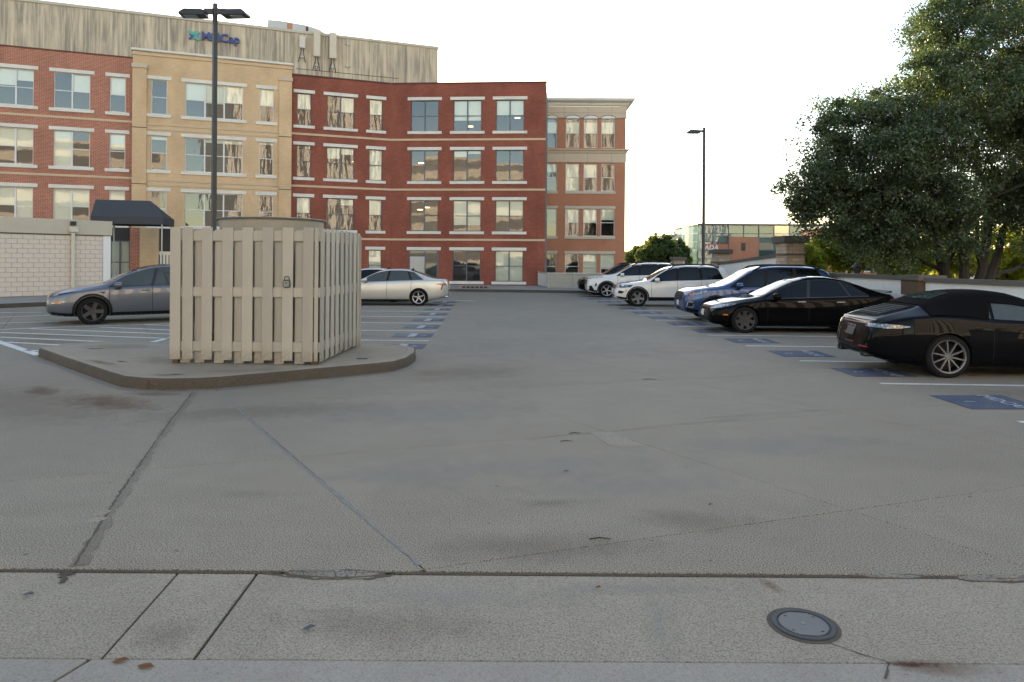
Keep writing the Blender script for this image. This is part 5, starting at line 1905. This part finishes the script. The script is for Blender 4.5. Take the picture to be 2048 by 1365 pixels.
c.place((3.40, (c.hw(3.40) - .02), 0), (6.85, 10.95, 0))
tp = [(1.95 + .1 * math.cos(k / 8 * math.pi), -c.ry(1.9) * .97 * math.cos(k / 8 * math.pi)) for k in range(9)]
# fabric roof laid over the cabin
xs_ = np.linspace(1.96, 3.66, 16)
mb = MB()
vs = []
for x in xs_:
    half = c.ring(float(x))
    e = max(0, (x - 3.1) / .52)
    keep = half[8:] if x > 2.75 else half[11:]
    if x <= 2.75:
        keep = [half[10]] + [half[10]] + half[10:11] + half[11:]
    keep = keep[-7:]
    ring = [(-y, z) for y, z in keep[:-1]] + [(y, z) for y, z in keep[::-1]]
    vs += [(float(x), y * 1.012, z + .010) for y, z in ring]
n = len(vs) // len(xs_)
mb.add(vs, [(i * n + k, (i + 1) * n + k, (i + 1) * n + k + 1, i * n + k + 1) for i in range(len(xs_) - 1) for k in range(n - 1)])
mb.build('fabric_roof', M['soft_top'], c.root, smooth=60, fixn=True)
c.patch('side_window', c.glass_span(1.58, 1.86, 2.66, 2.60, .02, .045), 'car_glass_clear', off=.008, sub=3)
c.patch('quarter_window', c.glass_span(2.72, 2.66, 2.95, 2.78, .02, .09), 'car_glass_clear', off=.012, sub=2)
c.screen('windscreen', 1.5, 1.98)
c.patch('rear_window', [(3.10, -.36), (3.46, -.44), (3.50, 0), (3.46, .44), (3.10, .36), (3.07, 0)], 'car_glass_clear', 'top', .022, both=False, sub=3)
for k in range(6):
    x = 3.80 + k * .075
    c.patch('engine_grille_slat', [(x, -.40 + k * .008), (x + .022, -.40 + k * .008), (x + .03, 0), (x + .022, .40 - k * .008), (x, .40 - k * .008), (x + .008, 0)], 'rim_grey', 'top', .016, both=False, sub=1)
c.patch('engine_grille', [(3.76, -.44), (4.25, -.39), (4.25, .39), (3.76, .44)], 'rubber', 'top', .005, both=False)
c.patch('tail_lamp', [(3.97, .795), (4.1, .815), (4.28, .825), (4.42, .82), (4.45, .765), (4.28, .755), (4.1, .765)], 'lamp_glass', off=.008)
c.patch('rear_lamp', [(.44, .765), (.66, .765), (.66, .815), (.44, .825)], 'lamp_glass', 'rear', .008)
c.patch('light_band', [(-.42, .80), (.42, .80), (.42, .815), (-.42, .815)], 'rim_grey', 'rear', .008, both=False)
c.patch('rear_reflector', [(.38, .43), (.60, .43), (.60, .455), (.38, .455)], 'red_lens', 'rear', .008)
c.patch('bumper_crease', [(-.60, .475), (.60, .475), (.60, .49), (-.60, .49)], 'rim_grey', 'rear', .012, both=False, sub=1)
c.patch('spoiler_lip', [(-.6, .862), (.6, .862), (.6, .878), (-.6, .878)], 'rim_grey', 'rear', .016, both=False)
c.plate('rear', .59, 'rim_grey', 0, .28, .13)
c.patch('rear_diffuser', [(-.5, .31), (.5, .31), (.55, .38), (-.55, .38)], 'rubber', 'rear', .008, both=False)
for y in (-.50, -.40, .40, .50):
    MB().tube([(4.3, y, .315), (4.52, y, .31)], .042, 12).build('exhaust', M['rim_dark'], c.root, smooth=True)
me = text_mesh('PORSCHE', .075, .003)
me.materials.append(M['chrome'])
t = link('lettering', me, c.root)
hit = c.bvh.ray_cast(Vector((6, 0, .735)), Vector((-1, 0, 0)))[0]
t.matrix_local = Matrix.Translation((hit.x + .016, 0, .735)) @ Matrix.Rotation(rad(90), 4, 'Z') @ Matrix.Rotation(rad(80), 4, 'X')
for x in (1.42, 2.7):
    c.seam(x)
c.handle(2.45, .76, 'paint_midnight')
c.sill(.06)
c.mirror(1.68, .88, 'paint_midnight')
for sg in (-1, 1):
    MB().lathe([(.001, -.05), (.14, -.03), (.15, .3), (.11, .42), (.05, .46), (.001, .46)], 10, 'Z', (2.6, sg * .36, .6)).build('seat', M['black_metal'], c.root, smooth=True)


# ------------------------------------------------------------------ trees
def leaves_mesh(name, centres, radii, per, size, mat, flat=.8, droop=.25, seed=1):
    rg = np.random.default_rng(seed)
    C = np.repeat(np.asarray(centres, float), per, 0)
    Rr = np.repeat(np.asarray(radii, float), per)
    n = len(C)
    d = rg.normal(size=(n, 3))
    d /= np.linalg.norm(d, axis=1)[:, None]
    r = Rr * rg.random(n) ** .42
    d[:, 2] *= flat
    P = C + d * r[:, None]
    P[:, 2] -= droop * r * rg.random(n)
    nr = rg.normal(size=(n, 3)) + np.array([0, -.2, .7])
    nr /= np.linalg.norm(nr, axis=1)[:, None]
    t = rg.normal(size=(n, 3)) + np.array([0, 0, -.5])
    t -= nr * (t * nr).sum(1)[:, None]
    t /= np.linalg.norm(t, axis=1)[:, None]
    b = np.cross(nr, t)
    s = size * rg.uniform(.6, 1.35, n)[:, None]
    V = np.empty((n, 4, 3))
    V[:, 0] = P - t * s * .5
    V[:, 1] = P + b * s * .27 + nr * s * .06
    V[:, 2] = P + t * s * .5
    V[:, 3] = P - b * s * .27 + nr * s * .06
    me = bpy.data.meshes.new(name)
    me.vertices.add(n * 4)
    me.vertices.foreach_set('co', V.ravel())
    me.loops.add(n * 4)
    me.loops.foreach_set('vertex_index', np.arange(n * 4, dtype=np.int32))
    me.polygons.add(n)
    me.polygons.foreach_set('loop_start', np.arange(0, n * 4, 4, dtype=np.int32))
    me.polygons.foreach_set('loop_total', np.full(n, 4, dtype=np.int32))
    me.materials.append(M[mat])
    me.update()
    return me


def grow(mb, p, d, ln, r, depth, tips, rg, spread=.55, up=.12, minr=.012):
    pts, rs = [p], [r]
    seg = 4
    for k in range(seg):
        d = (d + Vector((rg.normal(), rg.normal(), rg.normal())) * .13 + Vector((0, 0, up * .35))).normalized()
        p = p + d * ln / seg
        r *= .88
        pts.append(p)
        rs.append(max(r, minr))
    mb.tube(pts, rs, 7 if depth > 2 else 5, cap=False)
    tips += pts[2:] if depth <= 1 else []
    if depth == 0:
        return
    for k in range(3 if depth > 1 else 2):
        q = pts[rg.integers(2, seg + 1)]
        dd = (d + Vector((rg.normal(), rg.normal(), rg.normal() * .7 + up)) * spread).normalized()
        grow(mb, q, dd, ln * rg.uniform(.62, .82), r * .72, depth - 1, tips, rg, spread, up, minr)


def tree(name, label, base, stems, lobes, n_clusters, per, leaf, mat, seed, group=None, cr=(.35, .75), depth=3, stem_r=.16, stem_len=3.4, surface=.5):
    rg = np.random.default_rng(seed)
    t = thing(name, label, 'tree', base, 0, group)
    mb = MB()
    tips = []
    for (dx, dy, dz) in stems:
        grow(mb, Vector((rg.uniform(-.15, .15), rg.uniform(-.15, .15), -.1)), Vector((dx, dy, dz)).normalized(), stem_len, stem_r * rg.uniform(.8, 1.15), depth, tips, rg)
    mb.build('trunk', M['bark'], t, smooth=True)
    cs, rs = [], []
    wts = np.array([l[3] * l[4] * l[5] for l in lobes]) ** .62
    wts /= wts.sum()
    nt = 7
    for i in range(n_clusters // nt):
        lx, ly, lz, ax, ay, az = lobes[rg.choice(len(lobes), p=wts)]
        d = rg.normal(size=3)
        d /= np.linalg.norm(d)
        r = rg.random() ** (1 / 3 * surface)
        m = min(ax, ay, az)
        R0 = rg.uniform(.75, 1.45) * cr[1]
        k_ = max(.2, 1 - .55 * R0 / max(m, .1))
        c0 = np.array((lx + d[0] * ax * r * k_, ly + d[1] * ay * r * k_, lz + d[2] * az * r * k_))
        # a clump: tufts on its upper and outer side, hollow underneath
        for j in range(nt):
            e = rg.normal(size=3) + np.array([0, 0, .45]) + d * .5
            e /= np.linalg.norm(e)
            cs.append(tuple(c0 + e * R0 * rg.uniform(.55, 1.)))
            rs.append(R0 * rg.uniform(.3, .5))
    # tufts at the twig ends that lie inside the crown
    link('crown', leaves_mesh('crown', cs, rs, per, leaf, mat, seed=seed), t)
    return t


def lobes_px(y, base, items):
    "crown lobes from their centre and size as seen in the photograph, at depth y + dy"
    out = []
    for (u, v, ru, rv, dy, rd) in items:
        p = PT(u, v, y + dy)
        s = (y + dy) / F
        out.append((p.x - base[0], p.y - base[1], p.z - base[2], ru * s, rd, rv * s))
    return out


TB = (13.1, 20.3, 0)
big = lobes_px(20.3, TB, [
    (1960, 110, 130, 150, 1.0, 2.8), (1900, 230, 150, 120, .0, 2.4), (2080, 150, 150, 200, 1.0, 3.0), (1800, 300, 110, 110, -.6, 2.0), (1720, 280, 80, 90, .0, 1.5),
    (1650, 330, 70, 80, .3, 1.3), (1625, 390, 55, 55, .4, 1.1), (1690, 400, 110, 75, .0, 1.7), (1820, 420, 140, 90, -.4, 2.0), (1980, 330, 160, 140, .0, 2.6), (2130, 340, 150, 160, 0, 2.6),
    (1740, 455, 90, 45, .3, 1.4), (2090, 435, 120, 65, -.2, 1.9), (1880, 455, 110, 60, -.2, 1.7), (1800, 478, 70, 30, .2, 1.2), (1770, 220, 50, 45, .2, .9), (1650, 255, 45, 30, .2, .7), (1890, 60, 60, 70, .5, 1.3), (1650, 430, 45, 30, .3, .8), (2200, 200, 150, 220, 1, 3)])
tree('broadleaf_tree', 'large dark leafy multi-stemmed tree overhanging the white wall at right', TB, [(-.35, .1, 1), (.05, -.1, 1), (.5, 0, .9), (-.1, .3, 1), (.25, .2, 1)], big, 3400, 125, .088, 'leaf_dark', 5, depth=3, stem_r=.15, stem_len=3.6)
for i, (u, v, y, ru, rv, rd, lab, nc) in enumerate([
        (1612, 522, 27.5, 30, 26, .8, 'low yellow-green shrub right behind the tallest brick pier', 60), (1680, 500, 28.5, 60, 40, 1.2, 'yellow-green young tree behind the black sedan roof line', 110),
        (1800, 512, 27, 75, 40, 1.3, 'yellow-green bushy tree left of the big trunk', 130), (1900, 500, 30, 60, 55, 1.3, 'backlit green tree directly behind the big trunk', 110), (2010, 510, 28, 70, 55, 1.4, 'sunlit yellow-green tree at the right picture edge', 130), (2120, 470, 28, 70, 80, 1.5, 'light green tree half outside the right picture edge', 110)]):
    p = PT(u, v, y)
    s = y / F
    b = (p.x, y, 0)
    tree('small_tree', lab, b, [(0, 0, 1), (.2, .1, 1)], [(0, 0, p.z, ru * s, rd, rv * s), (.3, .2, p.z - rv * s * .5, ru * s * .9, rd, rv * s * .6)], nc * 4, 30, .13, 'leaf_light', 20 + i, 'light green trees behind the wall', (.2, .45), 1, .06, max(.5, p.z * .7))
for i, (u, v, y, ru, rv, lab) in enumerate([(1322, 502, 78, 46, 30, 'round green tree left of the glass building'), (1282, 515, 84, 26, 18, 'lower pale green tree beside the orange block'), (1352, 506, 82, 20, 24, 'narrow green tree touching the pale end of the glass building'), (1258, 522, 100, 16, 10, 'smallest hazy tree far behind the orange block')]):
    p = PT(u, v, y)
    s = y / F
    tree('far_tree', lab, (p.x, y, 0), [(0, 0, 1), (.3, 0, 1)], [(0, 0, p.z, ru * s, ru * s, rv * s), (ru * s * .5, 0, p.z - rv * s * .5, ru * s * .6, ru * s, rv * s * .5), (-ru * s * .5, 0, p.z - rv * s * .4, ru * s * .6, ru * s, rv * s * .6)], 700, 26, .34, 'leaf_far', 40 + i, 'far trees by the glass building', (.4, .8), 1, .12, p.z * .6)

# ------------------------------------------------------------------ far buildings
gy = 90.
pa, pb_ = PT(1396, 530, gy), PT(1700, 530, gy)
gb = thing('glass_building', 'low office building of teal mirror glass with a modelled brick reflection beyond the wall', 'building', (pa.x, gy, 0), 0)
GW = pb_.x - pa.x
GH = PT(1500, 451, gy).z
MB().box(.0, GW, .6, 14, -.1, GH - .05).build('core', M['teal_core'], gb)
ncol, nrow = 10, 6
for i in range(ncol):
    for j in range(nrow):
        a, b = GW * i / ncol, GW * (i + 1) / ncol
        z0, z1 = GH * j / nrow, GH * (j + 1) / nrow
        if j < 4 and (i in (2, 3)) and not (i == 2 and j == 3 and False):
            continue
        p = MB().quad((a - (a + b) / 2, 0, (z0 - z1) / 2), ((b - a) / 2, 0, (z0 - z1) / 2), ((b - a) / 2, 0, (z1 - z0) / 2), ((a - b) / 2, 0, (z1 - z0) / 2)).build('pane', M['pane_teal' if (i + 2 * j) % 5 in (0, 3) and i > 3 else 'pane_dim'], gb)
        p.location = ((a + b) / 2, .08, (z0 + z1) / 2)
        p.rotation_euler = (WR.uniform(-.01, .02), 0, WR.uniform(-.03, .03))
for i in range(ncol + 1):
    MB().box(GW * i / ncol - .04, GW * i / ncol + .04, 0, .2, 0, GH).build('mullion', M['frame_dark'], gb)
for j in range(nrow + 1):
    for i in range(ncol):
        MB().box(GW * i / ncol + .04, GW * (i + 1) / ncol - .04, 0.01, .2, GH * j / nrow - .04, GH * j / nrow + .04).build('transom', M['frame_dark'], gb)
MB().box(-.1, GW + .1, -.15, 14, GH + .04, GH + .2).build('roof_edge', M['frame_dark'], gb)
a, b = GW * 2 / ncol, GW * 4 / ncol  # brick building reflected in the glass, modelled as solid pieces on its front
MB().box(a + .05, b - .05, -.06, .3, 0, GH * 4.6 / nrow).build('reflected_brick', M['brick_orange'], gb)
MB().box(GW * .04, a - .06, -.05, .1, GH * 2.9 / nrow, GH * 3.75 / nrow).build('reflected_sign_band', M['brick_orange'], gb)
MB().box((a + b) / 2 - .35, (a + b) / 2 + .2, -.08, -.062, GH * 3.0 / nrow, GH * 3.9 / nrow).build('reflected_window', M['car_glass_clear'], gb)
me = text_mesh('ADA', .85, .02, .02, shear=.2)  # letters of the reflected sign, modelled as solid lettering
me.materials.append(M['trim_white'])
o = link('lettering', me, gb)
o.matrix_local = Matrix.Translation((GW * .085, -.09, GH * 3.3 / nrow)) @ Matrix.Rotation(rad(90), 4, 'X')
# rounded glass corner and pale end wall
for k in range(4):
    t0, t1 = rad(90 * k / 4), rad(90 * (k + 1) / 4)
    for j in range(nrow):
        z0, z1 = GH * j / nrow, GH * (j + 1) / nrow
        xa, ya, xb, yb = -1.6 * math.sin(t0), 1.6 * (1 - math.cos(t0)), -1.6 * math.sin(t1), 1.6 * (1 - math.cos(t1))
        MB().quad((xb, yb + .02, z0 + .04), (xa, ya + .02, z0 + .04), (xa, ya + .02, z1 - .04), (xb, yb + .02, z1 - .04)).build('corner_pane', M['pane_teal'], gb)
MB().box(-4.2, -1.7, 1.7, 9, 0, GH - 1.2).build('end_wall', M['precast'], gb)
for k in range(2):
    MB().box(-3.9 + k * 1.05, -3.3 + k * 1.05, 1.62, 1.69, .3, GH - 2.4).build('end_window', M['car_glass'], gb)
for (u, hh) in ((1456, .9), (1557, 1.3), (1560, 1.2)):
    q = PT(u, 450, gy + 3)
    MB().tube([(q.x - pa.x, 3, GH + .1), (q.x - pa.x, 3, GH + .1 + hh)], .05, 6).build('vent_pipe', M['rail_metal'], gb)

ry_ = 70.
q0, q1 = PT(1668, 520, ry_), PT(1830, 520, ry_)
rb_ = thing('far_brick_house', 'red brick building glimpsed through the big tree beside the glass building', 'building', (q0.x, ry_, 0), rad(0))
RWd, RHt = q1.x - q0.x, PT(1640, 455, ry_).z
ops = [(.8 + k * 2.1, 1.9 + k * 2.1, .9 + r * 2.2, 2.2 + r * 2.2) for k in range(4) for r in range(2)]
wall_mesh(0, RWd, 0, RHt, ops, .1).build('wall', M['brick_orange'], rb_)
MB().quad((0, 0, 0), (0, 0, RHt), (0, 8, RHt), (0, 8, 0)).build('side_wall', M['brick_orange'], rb_)
MB().box(.12, RWd - .1, .12, 7.9, 0, RHt - .1).build('core', M['inside_wall'], rb_)
for o4 in ops:
    w_ = MB().box(o4[0], o4[1], .05, .08, o4[2], o4[3]).build('window', M['frame_white'], rb_)
    MB().quad((o4[0] + .08, .045, o4[2] + .08), (o4[1] - .08, .045, o4[2] + .08), (o4[1] - .08, .045, o4[3] - .08), (o4[0] + .08, .045, o4[3] - .08)).build('pane', M['car_glass'], w_)
MB().box(-.15, RWd + .15, -.15, 8.1, RHt, RHt + .25).build('coping', M['precast'], rb_)

# buildings across the street behind the camera; they show only as reflections in the windows
tw = thing('office_tower', 'pale office tower with vertical fins mirrored in the brick building windows', 'building', (16, -36, 0), 0)
MB().box(-6, 50, -14, 0, 0, 40).build('wall', M['stucco'], tw)
mb = MB()
for k in range(27):
    mb.box(-5 + k * 2, -4.1 + k * 2, .0, .06, 2, 38)
mb.build('window_strips', M['fin_grey'], tw)['kind'] = 'stuff'
tb = thing('parking_building', 'grey parking building with dark open storeys mirrored in the left windows', 'building', (-66, -34, 0), 0)
MB().box(0, 64, -14, 0, 0, 20).build('wall', M['precast'], tb)
mb = MB()
for r in range(6):
    mb.box(1, 63, 0, .06, 1.2 + r * 3.3, 3.0 + r * 3.3)
mb.build('window_bands', M['fin_grey'], tb)['kind'] = 'stuff'

# ------------------------------------------------------------------ small litter in the foreground
for (u, v, sz, mt, lab, rz) in [(240, 1326, .035, 'leaf_brown', 'curled brown leaf lying on the gutter joint', .3), (290, 1337, .04, 'leaf_brown', 'flat brown leaf just right of the curled one', -.2),
                                (56, 1192, .03, 'leaf_slate', 'slate coloured chip at the far left of the apron', .2), (617, 1260, .035, 'leaf_slate', 'slate coloured chip in the middle of the apron', .5), (1196, 1178, .018, 'leaf_brown', 'tiny dark scrap in the centre of the apron', 0.), (1131, 945, .03, 'leaf_slate', 'dark scrap on the middle of the deck', 0.), (1420, 1012, .02, 'leaf_brown', 'small brown crumb on the deck', .4)]:
    g_ = G(u, v)
    o = MB().add([(-sz, 0, .004), (-sz * .3, -sz * .45, .006), (sz * .5, -sz * .35, .012), (sz * 1.1, .1 * sz, .005), (sz * .4, sz * .4, .014), (-sz * .4, sz * .35, .008), (0, 0, .003)],
                 [(6, 0, 1), (6, 1, 2), (6, 2, 3), (6, 3, 4), (6, 4, 5), (6, 5, 0)]).build('fallen_leaf' if mt == 'leaf_brown' else 'pavement_chip', M[mt])
    o.location = (g_.x, g_.y, .004)
    o.rotation_euler.z = rz
    tag(o, lab, 'leaf' if mt == 'leaf_brown' else 'debris')
for (u, v, ln, lab, rz) in [(1150, 868, .12, 'dark twig beside the pale patch on the deck', .1), (1300, 760, .2, 'dark twig on the deck in front of the convertible', -.1), (1133, 884, .12, 'short twig left of the pale patch', .05), (1200, 1080, .14, 'thin reddish twig near the sealed joint', .05)]:
    g_ = G(u, v)
    o = MB().tube([(-ln / 2, 0, .006), (0, ln * .08, .010), (ln / 2, -ln * .03, .006)], [.004, .004, .002], 5).build('twig', M['bark'])
    o.location = (g_.x, g_.y, 0)
    o.rotation_euler.z = rz
    tag(o, lab, 'twig')
